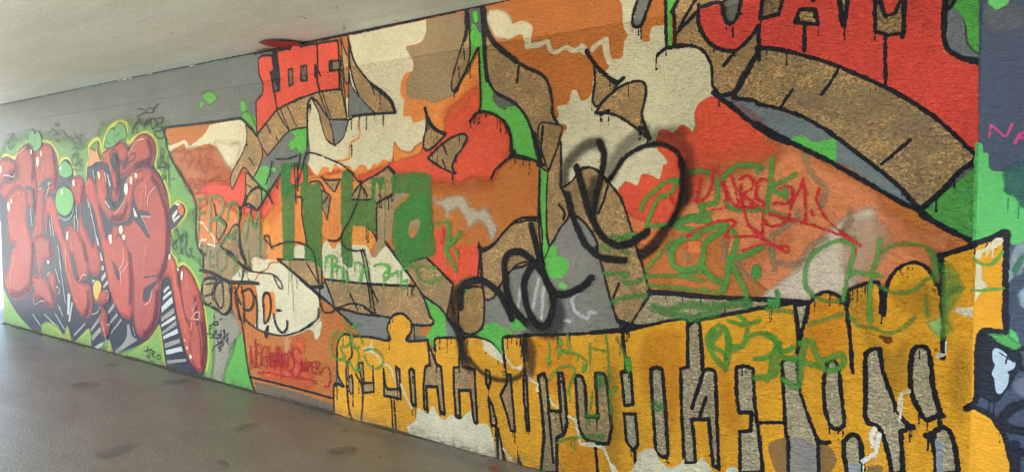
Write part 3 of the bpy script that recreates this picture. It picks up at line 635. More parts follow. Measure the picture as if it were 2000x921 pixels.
F('green_field', GREEN, 'P 165,240! 205,280! 205,600 215,690 250,690 265,760 310,775 315,830 270,870 215,860 185,760 165,540 ; R 690,190 880,230 885,300 850,350 790,365 740,340', jit=.003)
F('green_field', GREEN, 'O 275,735! 310,740 370,790 430,880 450,921 V 640,0 670,60 670,170 610,240! 560,170 570,140 595,80 560,0 540,0 H 980,890 ; V 850,150 905,90 976,110 976,290 930,190')
F('green_field', GREEN, 'R 260,745 340,675 385,672 430,700 510,740 445,765 450,900 430,880 370,800 280,765 ; R 500,660 560,640 600,690 610,715 500,715')
F('grey_field', (124, 124, 118), 'V 665,60 700,90 770,180 760,340 740,170 612,175 670,170 ; H 540,870 780,905 V 200,32 350,55 345,110 355,178 200,160 130,90 30,0 H 390,735 470,745')
F('grey_field', (138, 122, 96), 'V 480,95 520,95 515,150 480,175')
S('white_smear', (206, 210, 204), 9, 'R 685,370 640,590 ; R 720,430 705,640 ; R 560,430 545,560 ; R 970,460 920,500 940,590 1020,640 1040,600 1080,600 ; R 860,655 900,660', soft=2, alpha=.75)
F('green_field', (120, 190, 110), 'R 820,400 850,385 885,410 880,440 830,430', soft=2)

# ochre, cream and red to the right
piece('painted_field', 'cream and red painted ground right of the green gap')
F('cream_field', (208, 202, 170), 'J 800,-20! 979,-30! K 290,-10! 300,130! 300,250! 420,255 500,290 545,360 550,480 590,545! 520,560 490,580 460,620 455,700 440,742 425,720 390,705 360,720 330,750 300,735 250,745 P 815,130 875,210 875,235 835,312 800,300 740,285 710,350 650,330 600,385 560,350 460,260 P 290,360 280,100 J 545,710 490,690 480,665 500,655 492,600 550,580 570,520 600,512 625,570 680,535 700,400 775,380 790,345 835,330 860,315 865,240 885,200 860,150 850,20')
F('ochre_field', OCHRE, 'K 200,-10! 290,-10! 285,135 255,150 220,150 205,190 200,232 165,235 152,190 ; J 660,290 740,310 790,350 760,400 700,360')
F('cream_field', CREAM, 'J 95,90 120,60 190,70 230,110 235,150 215,210 150,212 110,150', soft=5)
F('cream_field', (208, 200, 168), 'J 215,150 245,135 300,120 350,148 352,180 343,240 390,235 440,225 455,260 470,285 500,275 550,255 590,275 625,245 650,262 655,290 640,310 615,295 580,300 535,282 500,300 462,305 440,285 425,250 390,265 350,275 310,275 305,235 285,195 225,222 190,210')
F('cream_field', (208, 200, 168), 'J 675,280 700,250 750,212 778,215 785,290 800,335 850,330 800,370 770,360 750,300 740,255 705,280 690,300')
F('red_field', RED, 'K 240,775 255,740 290,728 330,750 360,715 390,705 420,720 440,745 460,735 470,690 455,640 470,600 520,555 580,545! 620,580 750,670 900,760 Q 560,60 420,90 250,110 200,250 100,400 P 940,580 860,600 780,600 680,620 650,520 600,385 650,330 705,350 740,285 800,305 835,315 855,240 880,232 875,205 815,125', jit=.004)
F('salmon_field', SALMON, 'Q 560,-20 640,10 1084,230 U 700,10 1000,130 1030,200 940,240 900,460 640,400 430,440 200,480 PX 1470,590 1400,520 1330,480 1320,420 1400,345 1470,330 1540,290', soft=20)
F('ochre_field', (188, 110, 54), 'Q 20,480 150,480 330,480 330,600 450,700 540,780 500,820 200,800 0,780 S 390,450 370,300 480,180 560,70', soft=5)
F('salmon_field', (224, 124, 70), 'S 640,110 740,110 750,180 690,200 640,170 ; P 650,520 780,560 930,570 880,640 800,700 700,650', soft=4)
S('overspray', (224, 108, 66), 34, 'Q 180,120 380,90 560,60 ; K 700,860 860,850', soft=18, alpha=.55)
S('overspray', (206, 122, 68), 34, 'Q 420,640 520,560 620,520 ; U 760,120 900,200', soft=18, alpha=.45)
F('pale_haze', (206, 192, 172), 'Q 510,820 600,740 720,640 800,560 880,450 980,380 1090,340 U 600,0 620,120 560,250 520,340 420,440 250,480 60,465', soft=11)
F('pale_haze', (204, 160, 130), 'U 440,20 620,30 700,120 640,260 560,340 430,330 420,120', soft=9, alpha=.6)
S('drab_smear', (160, 140, 108), 11, 'Q 740,60 765,140 800,190 850,240 830,330 ; Q 600,470 650,430 700,400 700,360 ; Q 570,480 570,600 640,640 720,620 770,540 850,500 ; Q 390,620 420,690 470,710 ; Q 310,510 320,600 ; Q 560,560 580,660 ; Q 980,350 975,420 930,470 ; S 600,100 520,190 ; S 640,200 660,230', soft=4, alpha=.65)
F('blue_grey_field', BGREY, 'K 598,545! 680,552! L 0,580 150,620 300,690 450,770 550,850 640,921 N 0,570! 112,718! 0,665 L 480,921 420,910 200,800 0,690! K 850,735 700,620')
F('green_field', (92, 188, 86), 'L 180,792 215,770 250,760 300,790 330,802 390,790 438,788 440,921 380,900 250,830')
F('red_haze', (160, 96, 100), 'K 660,590 700,580 850,690 800,700', soft=4, alpha=.5)
F('green_field', (76, 150, 72), 'N 578,395! 578,921! 420,921! 300,840 180,728!')
F('green_field', (92, 184, 72), 'K 300,-10! 372,-10! 330,70 325,265! 300,270!')
# ================================================================== bronze shapes with black contours
piece('bronze_shape', 'speckled bronze bars and arches outlined in black')
def BZ(path, line=4, kind='bronze', rgb=BRONZE, drip=0, straight=False, lc=(30, 28, 32)):
    F('bronze_fill', rgb, path, line=line, kind=kind, lc=lc, lsub='bronze_outline', drip=drip, straight=straight)
BZ('E 600,80 640,115 682,165 706,240 700,300 650,412 610,370 578,355 540,430 512,490 500,445 515,372 560,292 600,200 606,120', 3.5)
BZ('E 600,388 650,432 692,482 700,560 676,622 640,595 605,602 600,500', 3.5)
BZ('F 75,630! 180,490 290,430 400,382 500,360 580,355! 612,528! 505,530 440,430 400,402 380,440 376,578! 270,600 210,660 138,748! 100,690', 3.5)
BZ('F 575,45! 600,120 622,170 622,325! 600,300 ; F 575,150! 578,300 612,520!', 3)
BZ('I 62,205! 80,290 110,370 200,480 290,560 312,600 327,635! 212,640! 130,550 80,400', 4.5)
F('grey_fill', (114, 118, 116), 'F 625,250! 640,330 690,400 780,495! 640,510 622,520!', line=3.5, lsub='bronze_outline')
BZ('F 400,402 435,430 470,480 505,530! 525,600 535,685! 490,650 462,570 440,480', 3.5)
F('grey_fill', (116, 120, 118), 'F 505,532! 622,535! 590,640 540,688! 528,610', line=3.5, lsub='bronze_outline')
BZ('I 740,75! 748,250 742,345 700,450 680,505 665,520 648,505 645,470 665,380 712,230 728,140', 4.5)
S('bronze_outline', BLK, 3, 'I 712,250 718,340 ; I 684,380 690,465 ; F 255,455 310,572 ; F 130,560 155,612 ; F 185,632 200,660 ; F 210,460 270,600 ; F 180,330 195,480 270,605 ; F 445,370 505,530 ; F 465,370 515,520 ; E 728,68 755,130 ; E 790,150 802,175 ; E 618,290 655,338 ; E 605,460 632,480 ; E 600,200 612,208 ; I 195,480 210,530 ; F 760,320 778,385')
BZ('I 495,612! 520,690 560,735 612,755! 580,790 540,830 500,845 486,800 505,700', 5, drip=4)
S('bronze_outline', BLK, 8, 'I 495,608 512,665 545,722 610,755', drip=2)
BZ('I 510,890! 560,840 620,790 690,755 722,758 732,780 700,840 670,880 O 490,30 475,80 495,112! 440,92 385,60 340,25', 5, drip=6)
S('bronze_outline', BLK, 4, 'I 600,820 618,868 ; O 420,35 440,85')
BZ('J 85,60! 90,160 130,240 190,300 300,372 400,420 435,460 460,560 465,640 500,710! 495,800 462,921! P 150,240! 155,130 130,60 J 400,921 375,860 345,730 310,650 250,580 150,525 112,470 95,400 82,250', 7)
S('bronze_outline', (24, 25, 30), 11, 'J 72,20 88,150 130,235 200,300 260,345 ; I 815,40 825,180 832,330 845,450', soft=1)
S('bronze_outline', (24, 25, 30), 10, 'I 728,60 728,190 715,230', soft=1)
S('bronze_outline', BLK, 6, 'J 275,375 265,465 ; J 418,710 410,800 402,880')
BZ('P 150,60! 185,200 210,268! 250,170 280,60! 285,20 170,0', 4, rgb=(168, 138, 92))
BZ('P 210,270! 262,140 280,110 280,360! 310,400 330,510 270,600 240,660 215,695! 200,600 200,400 205,290', 5)
F('green_strip', GREEN, 'P 162,245! 208,275! 200,420 202,640 215,700! 180,760 172,600 160,420', line=4, lsub='bronze_outline')
BZ('P 285,365! 340,330 400,258 460,255 510,290 560,345 620,430 660,540 690,650 710,720 730,780 S 300,150 340,270 375,400! 392,470 340,570 272,668 200,660 165,640 110,470 60,270 20,150 P 490,720 480,660 430,580 380,530 335,520 310,430', 5.5)
S('bronze_outline', BLK, 6, 'P 330,520 310,400 300,380 ; P 545,350 520,440 490,510 ; P 270,460 300,500 295,540 ; S 180,400 140,500 ; P 180,20 165,180')
BZ('S 395,470! 560,478 800,500 1100,515 1400,535! 1150,570 980,600 725,662! 700,800 660,900! 640,650! 480,685 300,690 272,672', 6, kind='silver', rgb=(182, 160, 124), drip=6)
S('bronze_outline', (24, 26, 34), 9, 'S 0,742 240,712 400,690 640,650 ; S 725,660 900,620 1200,560 1400,530 ; S 385,455 560,465 800,490 1000,500 1200,508 1500,528 ; S 170,655 230,690 380,700', drip=14)
S('bronze_outline', BLK, 6, 'S 715,670 690,780 655,880')
BZ('O 640,545 700,520 780,430 850,368 965,362! 975,480 968,560 900,620 800,660 745,740 715,790 650,820! 640,700', 5)
S('bronze_outline', BLK, 5, 'O 625,498 630,560 620,690 ; O 630,520 655,545 ; O 630,560 640,690 ; O 860,375 862,440 ; O 650,740 655,820 652,921')
BZ('R 290,175! 380,120 450,40 520,-15 690,-20 705,190 640,262 600,250 540,270 480,330 450,370 400,440 380,490 340,512 315,505! 300,360', 4.5)
BZ('R 150,500 190,440 250,420 300,440 312,560 300,690 250,742 180,745 140,700 135,600', 5, rgb=(170, 134, 84), drip=3)
BZ('O 100,495! 200,600 330,580! 400,650 480,730! 470,800 450,921 R 140,735! 60,640 0,560 O 320,800 275,740 220,660', 5)
S('bronze_outline', BLK, 4, 'R 78,490 105,610 ; O 330,578 480,728 ; O 100,500 275,740')
BZ('H 195,570! 300,570 445,572! 462,640 458,742! 380,735! 290,650', 4.5, drip=3)
F('grey_fill', (140, 140, 134), 'H 385,738! 462,742! 480,700! 545,862! 460,800', line=4, lsub='bronze_outline')
BZ('H 478,690! 600,702 720,715 980,728! O 278,742! 320,820 355,921 V 590,60 600,85 575,98 480,92 340,52 200,35 60,0 H 640,880 545,862! 510,770', 5, drip=8)
S('bronze_outline', BLK, 4, 'H 632,778 680,875 ; H 750,725 800,825 ; H 370,590 445,715 ; H 600,560 ; O 15,740 60,830 ; V 210,0 270,40')
BZ('H 458,80! 500,98 572,92! 540,165 530,160 ; H 460,155! 510,190 508,240 493,335! 480,290 465,260', 3.5, rgb=(150, 128, 96))
S('bronze_outline', BLK, 4, 'H 472,235 500,195 ; H 370,145 395,110 450,108 480,160')
BZ('H 640,210 650,180 700,115 780,70 865,15! 905,70 890,180 830,215 795,235 770,215 700,215', 4.5)
S('bronze_outline', BLK, 4.5, 'H 885,180 830,212 795,240 790,330 790,460 ; H 805,180 822,210 ; H 730,375 760,395 785,440 ; H 715,150 735,190', drip=3)
BZ('J 700,370! 760,420 832,465! 790,540 750,580 710,600 690,560 702,470', 6, drip=5)
S('bronze_outline', BLK, 9, 'J 655,290 700,360 770,430 820,465 865,440', drip=4)
BZ('K -100,635! -60,575 10,510 80,470 150,458 182,490 178,560 160,640 175,700 205,785! 100,700 0,645', 6, drip=3)
S('bronze_outline', BLK, 8, 'K 245,315 300,268 ; K 150,720 180,730 205,780 ; J 735,645 780,625', drip=4)
S('grey_finger', (118, 120, 114), 20, 'K 175,-10 135,130')
S('bronze_outline', BLK, 6.5, 'K 145,-20 112,80 108,140 140,155 165,130 185,70 215,-10', drip=5)
BZ('K 372,-10! 400,-20 640,-20 610,20! 500,45! 480,60! 482,150 540,250 620,285 690,285 760,225 805,160! 822,200! 822,280! 720,430 690,500 640,530 600,540! 570,500 555,470 550,370 500,285 420,258 348,258! 345,110! 330,75!', 6.5)
S('bronze_outline', BLK, 7, 'K 470,-10 420,70 370,160 ; K 480,60 350,195 ; K 690,285 620,370')
S('bronze_outline', (16,17,22), 7, 'K 293,0 298,250 300,268 330,270 ; K 340,60 345,200 345,265 440,255 ; K 325,70 365,0')
BZ('K 672,552! 760,400 822,280! L 0,275 100,278 300,325 450,375 700,485 850,565 979,645 N 250,30 400,160 573,330! 460,430 300,590 150,715! 60,640 0,560 L 550,850 400,740 300,680 250,655 120,610 0,585! K 800,570', 8, rgb=(150, 130, 100), lc=(18, 21, 32))
S('bronze_outline', (18, 21, 32), 7, 'L 460,385 410,470 362,532 ; L 200,505 130,608 ; L 858,790 700,921 N 0,270 70,205 ; K 979,540 940,605')
S('bronze_outline', (18, 21, 32), 9.5, 'K 560,520 610,560 700,630 850,745 979,805 L 0,695 150,780 300,855 420,915 N 0,668 140,735 300,850 440,921 U 860,0 1060,100 1170,160')
S('bronze_outline', (18, 21, 32), 10, 'K 600,540 670,530 ; N 150,720 300,595 450,435 575,370 ; N 0,565 110,690', drip=2)
S('bronze_outline', BLK, 9, 'PX 500,106,3 560,92,6 640,75,8 720,58,9 800,41,9 900,20,7 1000,-2,7', rag=2)
S('bronze_outline', BLK, 5, 'E 75,140 80,100 200,83 400,60 560,38 592,58 640,110 672,155 ; E 75,135 110,275 160,370 230,480 275,575 280,700 278,800 300,880 340,912 ; E 570,610 556,720 565,850 585,921 ; E 440,860 500,890 570,921 ; DD 230,300 245,370 265,430 ; DD 420,520 430,620 470,740 ; DD 280,615 380,680 510,800')
S('bronze_outline', BLK, 4.5, 'G 70,20 82,45 82,140 ; G 200,10 290,80 352,140 ; G 300,190 G 262,290 300,430 325,620 345,735 375,822 ; G 345,732 500,770 700,822 820,855 ; G 820,855 822,780 ; G 500,72 620,170 760,290 921,440 ; C 60,10')
BZ('DD 230,300 250,380 300,420 325,460 285,540 265,570 248,540 250,450 ; DD 340,530 370,470 405,455 420,500 420,610 440,690 500,790 430,740 360,660 285,615', 3.5, rgb=(140, 120, 92))
BZ('G 90,190 82,280 110,330 160,350 190,382 215,378 232,340 240,290 235,205', 4, rgb=(150, 132, 100))
S('bronze_outline', BLK, 4.5, 'H 215,60 150,160 75,275 30,240 0,250 ; E 545,600 575,605 600,520 ; F 375,700 378,440 400,405 ; F 625,535 660,515 780,500 903,492 ; F 640,690', drip=5)
S('bronze_outline', BLK, 6, 'F 903,490 885,430 830,370 760,320', drip=1)
S('bronze_outline', BLK, 5.5, 'I 750,685 790,635 860,635 930,675 975,760 978,850 O 830,-10 800,20 720,90 695,140 ; I 798,270 808,600 770,665 ; I 660,515 740,380 795,270', drip=4)
S('bronze_outline', BLK, 5, 'O 800,15 870,30 960,55 968,200 965,365 ; J 230,865 300,880 375,905 ; J 235,860 235,780 200,690 120,638 60,632 0,680', drip=3)
S('bronze_outline', BLK, 5, 'O 620,520 640,548 700,520 800,405 870,360 965,360 ; H 860,15 905,75 ; O 0,732 140,738 265,742 ; P 120,40 160,210 155,530 170,700 190,800')

# ================================================================== red block lettering
piece('red_block_letter', 'small red block letters high on the wall beside the black contour')
F('letter_fill', CORAL, 'F 82,170! 110,150! 165,150! 190,128! 275,105! 290,88! 350,92! 560,60! 565,175! 568,350! 470,362! 440,370! 320,410! 205,468! 185,485! 75,620! 68,425! 108,380! 112,320! 88,265!', line=4.5, lsub='letter_outline', straight=True)
S('letter_outline', BLK, 5.5, 'F 165,150 180,260 205,360 ; F 160,250 175,370 ; F 190,260 195,310 ; F 435,75 440,240 455,268 ; F 425,205 435,300 450,360 ; F 80,120 190,105 275,112 ; F 340,100 350,92 ; F 180,370 195,470', straight=True)
F('letter_gap', (120, 104, 82), 'F 262,235! 288,230! 290,320! 268,335! ; F 338,215! 372,212! 376,298! 338,302! ; F 510,185! 570,180! 570,235! 510,245! ; F 168,240! 182,300! 205,355! 175,370!', line=5, lsub='letter_outline', straight=True)
S('letter_outline', BLK, 2.5, 'F 345,290 352,220 368,290')
F('letter_outline', BLK, 'F 163,112! 194,106! 212,240! 218,358! 200,370! 186,300! 178,250! ; F 150,245! 165,245! 184,365! 172,372! ; F 418,205! 440,215! 442,300! 418,280! ; F 505,182! 530,180! 530,250! 505,245!', straight=True)
piece('red_block_letter', 'large coral red block letters reaching the top right corner, black contours')
F('letter_fill', (206, 70, 60), 'K 482,50! 610,20! 625,110 660,138 700,100 722,-20! L 0,-20! M 0,-20! 340,-20! 330,300! 370,385 440,435 600,478! N 578,300! 400,160 250,28 L 979,640 850,560 700,480 450,372 300,322 100,275 0,270! K 822,275! 822,150! 760,220 680,282 600,280 530,235 490,160')
S('letter_outline', (18, 20, 28), 8, 'K 480,30 480,140 540,240 620,285 690,285 760,225 812,150 ; K 480,48 600,20 625,110 660,138 695,100 720,0 ; K 812,150 822,285 ; L 100,-5 ; K 822,280 L 0,272 100,276 300,325 450,372 700,480 850,560 979,645 N 250,30 400,160 575,332', drip=8)
for p in ('L 30,-20! 150,-20! 122,85! 20,108!', 'L 240,60! 325,55! 345,140! 212,130!', 'L 460,-20! 515,-20! 490,150!', 'L 662,-20! 690,0! 720,95! 775,80! 812,0! 832,-20! 825,190! 740,200! 665,180!'):
    F('letter_gap', (130, 112, 84), p, line=8, lsub='letter_outline', lc=(18, 20, 28), straight=True, kind='bronze', drip=6)
S('letter_outline', (18, 20, 28), 8, 'L 270,130 265,290 ; L 722,200 722,480 ; L 460,0 485,150 510,0 ; M 20,-10 20,200 15,280 ; K 830,110 835,0 ; L 305,-5 320,5')
S('letter_outline', (18, 20, 28), 11, 'M 335,-10 330,290 375,385 450,435 610,475')
piece('green_ground')
F('grey_field', (104, 114, 122), 'M 355,80! 440,40 470,150 500,350 600,440! 480,425 400,385 350,300', jit=.003)
F('green_field', (76, 162, 70), 'M 400,-20! 612,-20! 612,395! 560,390 520,340 490,200 470,130 430,80 380,60')
S('outline', (18, 20, 28), 8, 'M 360,75 390,40 410,-10')
F('outline', (170, 150, 130), 'M 312,355! 320,380! 345,410! 318,395!', straight=True)

# ================================================================== big dark green block letters sprayed across the middle
piece('green_block_letter', 'broad dark green sprayed bars across the orange and cream ground')
F('letter_fill', DGREEN, 'H 218,-5! 310,-5! 300,150! 296,580! 230,572! 225,300!', jit=.006, alpha=.8)
F('letter_fill', DGREEN, 'H 350,-5! 375,20! 380,90 400,120 455,110! 465,300! 462,500! 468,640! 420,590! 358,560! 362,440! 355,300! 330,120!', jit=.006, alpha=.8)
F('letter_fill', DGREEN, 'H 582,55 650,55! 650,160! 640,215! 790,222! 788,400! 750,400! 720,372! 645,368! 642,480! 650,560! 640,620 600,600 580,540! 578,300!', jit=.006, alpha=.8)
F('letter_fill', DGREEN, 'O 138,130 200,112 300,105 358,115! 362,300! 372,450! 380,560 300,590 270,600 200,640 140,500 150,330 180,290 235,230 140,225!', jit=.006, alpha=.8)
F('letter_fill', (74, 156, 72), 'O 190,290 240,250 300,230 350,260 350,420 290,560 200,560 160,440', soft=12, alpha=.6)
F('letter_gap', TAN, 'O 240,385 270,368 295,375 285,440 262,465 235,465 232,420')
F('letter_gap', (190, 120, 66), 'O 255,420 280,425 262,468 240,465', soft=2)
F('letter_fill', DGREEN, 'O 20,135! 100,130! 90,180! 70,230! 62,170! 48,160! 40,270! 22,260!', straight=True, alpha=.8)
F('letter_gap', (224, 96, 62), 'H 285,40 310,25 350,45 345,115 280,118', soft=1)
S('letter_fill', DGREEN, 2, 'H 270,600 262,780 ; H 280,600 295,880 ; H 290,640 275,700 ; H 440,100 ; H 845,100 840,460 ; H 590,560 600,720 ; H 620,560 610,700 ; H 605,600 628,620', alpha=.7)

# ================================================================== right-hand cast panels
piece('painted_field', 'dark blue and green paint with a mauve scrawl on the smooth panel')
F('blue_field', (62, 74, 98), 'PX 1912,-30! 2040,-30! 2040,960! 1890,960! 1900,740! 1940,745! 1950,640! 1925,640! 1940,460! 1912,470!', straight=True)
F('slate_haze', (98, 104, 116), 'M 620,60 800,50 921,60 921,200 760,250 640,230', soft=8, alpha=.7)
F('green_field', (88, 182, 104), 'PX 1905,279! 1915,279 1920,290 1922,298! 1933,302 1931,325 1938,332 1962,336 2010,338! 2010,470! 1985,478 1972,470 1966,452 1950,452 1930,464 1900,480!', jit=.003)
F('green_field', (88, 182, 104), 'PX 1971,640 1984,646 1995,675 1988,684 1972,664', soft=1)
F('green_field', (96, 186, 104), 'M 655,-10 800,-20 806,30 720,75 660,50', soft=1)
F('blue_field', (46, 92, 96), 'PX 1964,330 2010,320 2010,405 1992,400 1984,384 1966,378 1962,352', soft=3, alpha=.85)
S('blue_field', (44, 108, 92), 2.5, 'N 805,640 803,740 ; N 885,700 880,790')
F('slate_haze', (150, 170, 186), 'CC 380,330 420,290 470,170 560,120 600,200 540,330 460,400 400,432 375,400', soft=4, alpha=.8)
F('slate_haze', (64, 128, 100), 'CC 450,330 500,250 540,200 520,300 470,380', soft=3, alpha=.9)
F('slate_haze', (150, 176, 200), 'CC 500,500 537,460 580,470 580,620 520,600 495,540', soft=4, alpha=.9)
F('dark_letter', (22, 32, 48), 'Z 500,170 560,150 640,210 720,240 740,300 690,400 640,470 600,520 560,530 510,480 495,300', soft=2)
F('white_dab', (172, 192, 212), 'Z 575,240 600,226 640,250 660,275 700,300 690,340 660,355 668,380 630,470 590,465 585,400 570,360 580,320 570,290', jit=.003)
S('white_dab', (30, 38, 52), 3, 'Z 610,250 690,300 ; Z 655,270 645,310')
S('dark_letter', (22, 32, 48), 3, 'Z 555,520 552,580 ; Z 580,520 578,598 ; Z 570,520')
S('dark_letter', (22, 30, 46), 16, 'Z 760,530 680,560 630,620 650,670 760,690 ; Z 670,790 760,810 ; Z 700,760 700,921', soft=4)
F('slate_haze', (112, 124, 148), 'Z 690,420 760,380 760,500 700,470', soft=4, alpha=.8)
S('dark_letter', (22, 30, 46), 8, 'Z 660,240 760,230 780,300 740,340', soft=2)
F('yellow_field', (214, 156, 54), 'Z 450,560! 560,615 640,740 690,940! 430,940!')
F('yellow_field', (178, 140, 60), 'Z 520,700 620,800 600,900 540,860', soft=8, alpha=.6)
S('dark_letter', (22, 30, 46), 10, 'Z 470,555 560,605 640,725 695,940')
S('green_field', (72, 150, 92), 3, 'Z 560,150 650,150 720,200 ; CC 280,800 380,830')
F('green_field', (80, 160, 90), 'Z 550,145! 650,150! 730,210! 700,230 620,200', soft=2)
S('mauve_scrawl', (190, 62, 128), 4.6, 'N 662,180 680,95 780,180 800,165 835,90 ; N 855,230 890,165 940,140 ; N 880,190 940,185 ; N 940,140 960,240', straight=True)

piece('yellow_block_lettering', 'wide yellow block letters with black contours along the foot of the wall')
YB = 'V 42,432! 98,440! 62,360 60,250 70,180 100,148 150,158 355,182! 343,110 375,45 430,35 475,80 475,130 450,185 572,180! 600,235! 612,260! 612,172! 745,170! 755,270! 770,172! W 0,112 60,118 130,150 180,210 212,280! 200,118! 940,78! X 60,130 405,65! 415,200! 470,200! 480,68! S 720,665! 1200,580 1385,548! U 155,505! 175,690! 250,490! 270,450 330,428 400,455 440,490! 440,420! 620,380! 640,540! 660,540! 668,400 720,310 820,262 900,300 950,380 980,450! 970,235! 1170,175! CC 180,128! 385,85! 388,785! 215,795 195,860 Z 490,200 480,500 455,545 580,620 650,750 690,921! PX 1980,960! 1040,960! 1040,930! 975,893! 800,848! 655,805!'
F('letter_fill', YELLOW, YB)
F('letter_fill', (226, 140, 28), 'W 370,120 560,110 620,300 560,450 400,320 ; X 200,150 390,120 390,300 330,700 240,560 150,330 ; X 600,300 680,450 690,700 600,560 ; U 260,480 400,470 430,760 300,880 200,700 ; W 560,740 740,760 740,921 560,921', soft=16, alpha=.4)
F('letter_fill', (186, 142, 44), 'Y 560,120 700,240 790,200 780,420 700,480 600,300 ; U 440,420 560,420 640,580 560,640 470,560 ; Z 340,300 420,200 430,500 400,640 330,460 ; W 820,300 880,300 890,900 800,900 ; U 700,430 900,380 940,560 760,520', soft=14, alpha=.45)
S('letter_outline', (17, 18, 23), 5, 'V 45,600 45,432 98,440 68,380 60,280 62,220 72,175 100,148 150,158 250,165 355,182 343,110 375,45 430,35 475,80 475,130 450,185 572,180 ; V 612,240 612,172 745,170 ; V 770,172 W 0,112 60,118 130,150 180,210 212,280 218,340 ; W 215,250 200,118 300,112 ; V 130,150 145,260 125,300 110,360 120,480 130,580 150,630 ; V 165,370 200,440 205,520 195,640 ; V 120,400 145,380 150,480 ; V 42,432 60,435', drip=10)
S('letter_outline', (17, 18, 23), 6, 'W 200,115 350,102 600,96 940,78 X 60,130 130,115 405,65 415,200 425,330 380,340 ; X 480,70 500,220 505,345 ; W 915,85 935,270 ; W 300,110 320,200 330,330 ; W 320,120 330,250 ; S 205,740 225,921 ; X 470,80 415,270', drip=8)
S('letter_outline', (18, 21, 34), 7.5, 'U 0,515 160,485 240,488 265,455 330,428 400,452 440,500 460,620 480,880 ; U 155,500 175,700 ; U 235,490 185,700 170,770 ; U 450,420 620,375 640,545 ; U 655,560 670,400 720,310 820,262 900,300 950,380 985,480 1000,600 ; U 450,420 450,560', drip=10)
S('letter_outline', (17, 22, 36), 11, 'U 975,235 985,400 985,800 ; U 965,230 1165,165 ; CC 175,130 290,95 390,50 ; CC 410,60 400,440 400,600 405,790 380,790 240,785 200,840 ; Z 500,150 485,300 483,500 440,560 ; Z 450,545 560,600 640,720 690,921', drip=3)
S('letter_outline', (17, 22, 36), 13, 'CC 390,50 415,65 405,120 ; Z 430,560 450,550', soft=1)
def GAP(path, line=6, kind='bronze', rgb=BRONZE, drip=3, straight=False, lc=(17, 18, 23)):
    F('letter_gap', rgb, path, line=line, kind=kind, lsub='letter_outline', drip=drip, straight=straight, lc=lc)
SV = dict(kind='silver', rgb=SILVER)
GAP('V 110,300! 120,305! 125,370 118,385! ; V 128,390 145,400 152,440 140,485 130,460', 3)
GAP('V 180,308! 205,305! 212,420! 262,420! 262,325! 268,470! 205,475! 205,440!', 5, straight=True)
GAP('V 322,345! 332,430! 345,455! 402,455! 390,330! 410,345! 418,510! 325,490!', 6, straight=True)
S('letter_outline', BLK, 5, 'V 365,515 375,690 ; V 380,515 392,690')
GAP('V 465,350! 478,340! 492,350! 503,540! 480,548!', 6)
GAP('V 555,330! 582,318! 570,195! 620,318! 645,330! 652,440! 665,590! 640,590! 622,440! 560,440! 568,565! 550,565! 545,440!', 6.5, straight=True, drip=5)
GAP('V 715,335! 745,330! 748,180! 765,330! 832,345! 836,450! 847,640! 828,640! 808,462! 745,462! 752,612! 728,612! 715,440!', 6.5, straight=True, drip=5)
S('letter_outline', BLK, 8, 'V 640,580 660,595 ; V 735,605 755,612 ; V 825,640 845,645 ; V 565,560 570,580 ; V 780,330 830,345 ; V 485,545 500,545', drip=2)
GAP('W 98,310! 118,315! 125,370! 112,420! 98,380! ; W 112,470! 138,520! 160,620! 158,640! 130,640!', 6)
GAP('W 225,335! 245,335! 255,470! 272,675! 245,670! 225,580! 185,460! 220,390!', 6)
GAP('W 322,345! 340,345! 345,480! 355,670! 342,670! 325,480!', 6)
F('letter_gap', BLK, 'W 285,765! 300,840 330,890! 285,885! ; W 150,640! 175,650! 220,860! 195,850! 180,780! 178,850! 165,850!')
F('letter_gap', (176, 168, 140), 'W 172,700! 190,800! 195,850! 180,850!', straight=True)
GAP('W 408,345! 445,330! 458,370! 475,550! 545,555! 530,330! 552,325! 570,450! 582,620! 565,690! 520,712! 522,921! 425,921! 445,700! 430,520!', 8, rgb=(158, 140, 102))
S('letter_outline', BLK, 6, 'W 470,540 480,640 500,860 ; W 540,560 555,680')
GAP('W 630,340! 668,350 690,400! 698,590! 765,590! 752,330! 800,335 822,400! 835,520! 848,650! 830,745! 760,745! 690,715 650,640! 640,480!', 8, rgb=(170, 150, 108))
S('letter_outline', BLK, 7, 'W 750,750 765,921 ; X 120,795 130,921', drip=0)
GAP('X 45,358! 98,352! 112,540! 65,545!', 7, **SV)
GAP('X 62,592! 125,592! 140,765! 110,795! 75,745!', 7, **SV)
GAP('X 210,345! 240,332 275,345! 290,520! 308,820! 280,832 240,805! 225,600!', 8, kind='silver', rgb=(172, 152, 118), drip=6)
GAP('X 378,340! 420,330! 418,100! 468,68! 485,100! 500,345! 555,345 572,360! 580,560! 592,900! 560,880! 535,621! 440,621! 455,740! 460,868! 400,870! 385,600!', 7.5, kind='silver', rgb=(176, 154, 118))
S('letter_outline', BLK, 8, 'X 510,350 440,560 ; X 520,500 485,610 ; X 395,870 445,872')
GAP('X 690,335! 740,325 785,340! 790,520! 815,700! 840,921! 712,921! 708,690! 772,685! 775,580! 705,582! 690,450!', 8, **SV)
S('letter_outline', BLK, 6, 'X 800,640 950,640 ; X 0,0')
GAP('Y 85,300! 110,285 168,290! 185,470! 235,620! 288,745! 295,921! 120,921! 100,600!', 7.5, **SV)
S('letter_outline', (18, 21, 34), 10, 'Y 280,735 310,755 350,748')
GAP('Y 340,310 372,292 400,340 415,480 432,640 400,675 355,655 325,560 318,420', 8, drip=5, **SV)
GAP('Y 430,745! 480,705 515,730 530,800! 535,921! 450,921! 430,820!', 10, **SV)
GAP('Y 555,260 590,232 632,228! 645,340 690,470 740,590 800,665! 750,690! 760,921! 700,921! 670,780 640,690 615,660 565,640! 550,600! 552,400!', 9, drip=5, **SV)
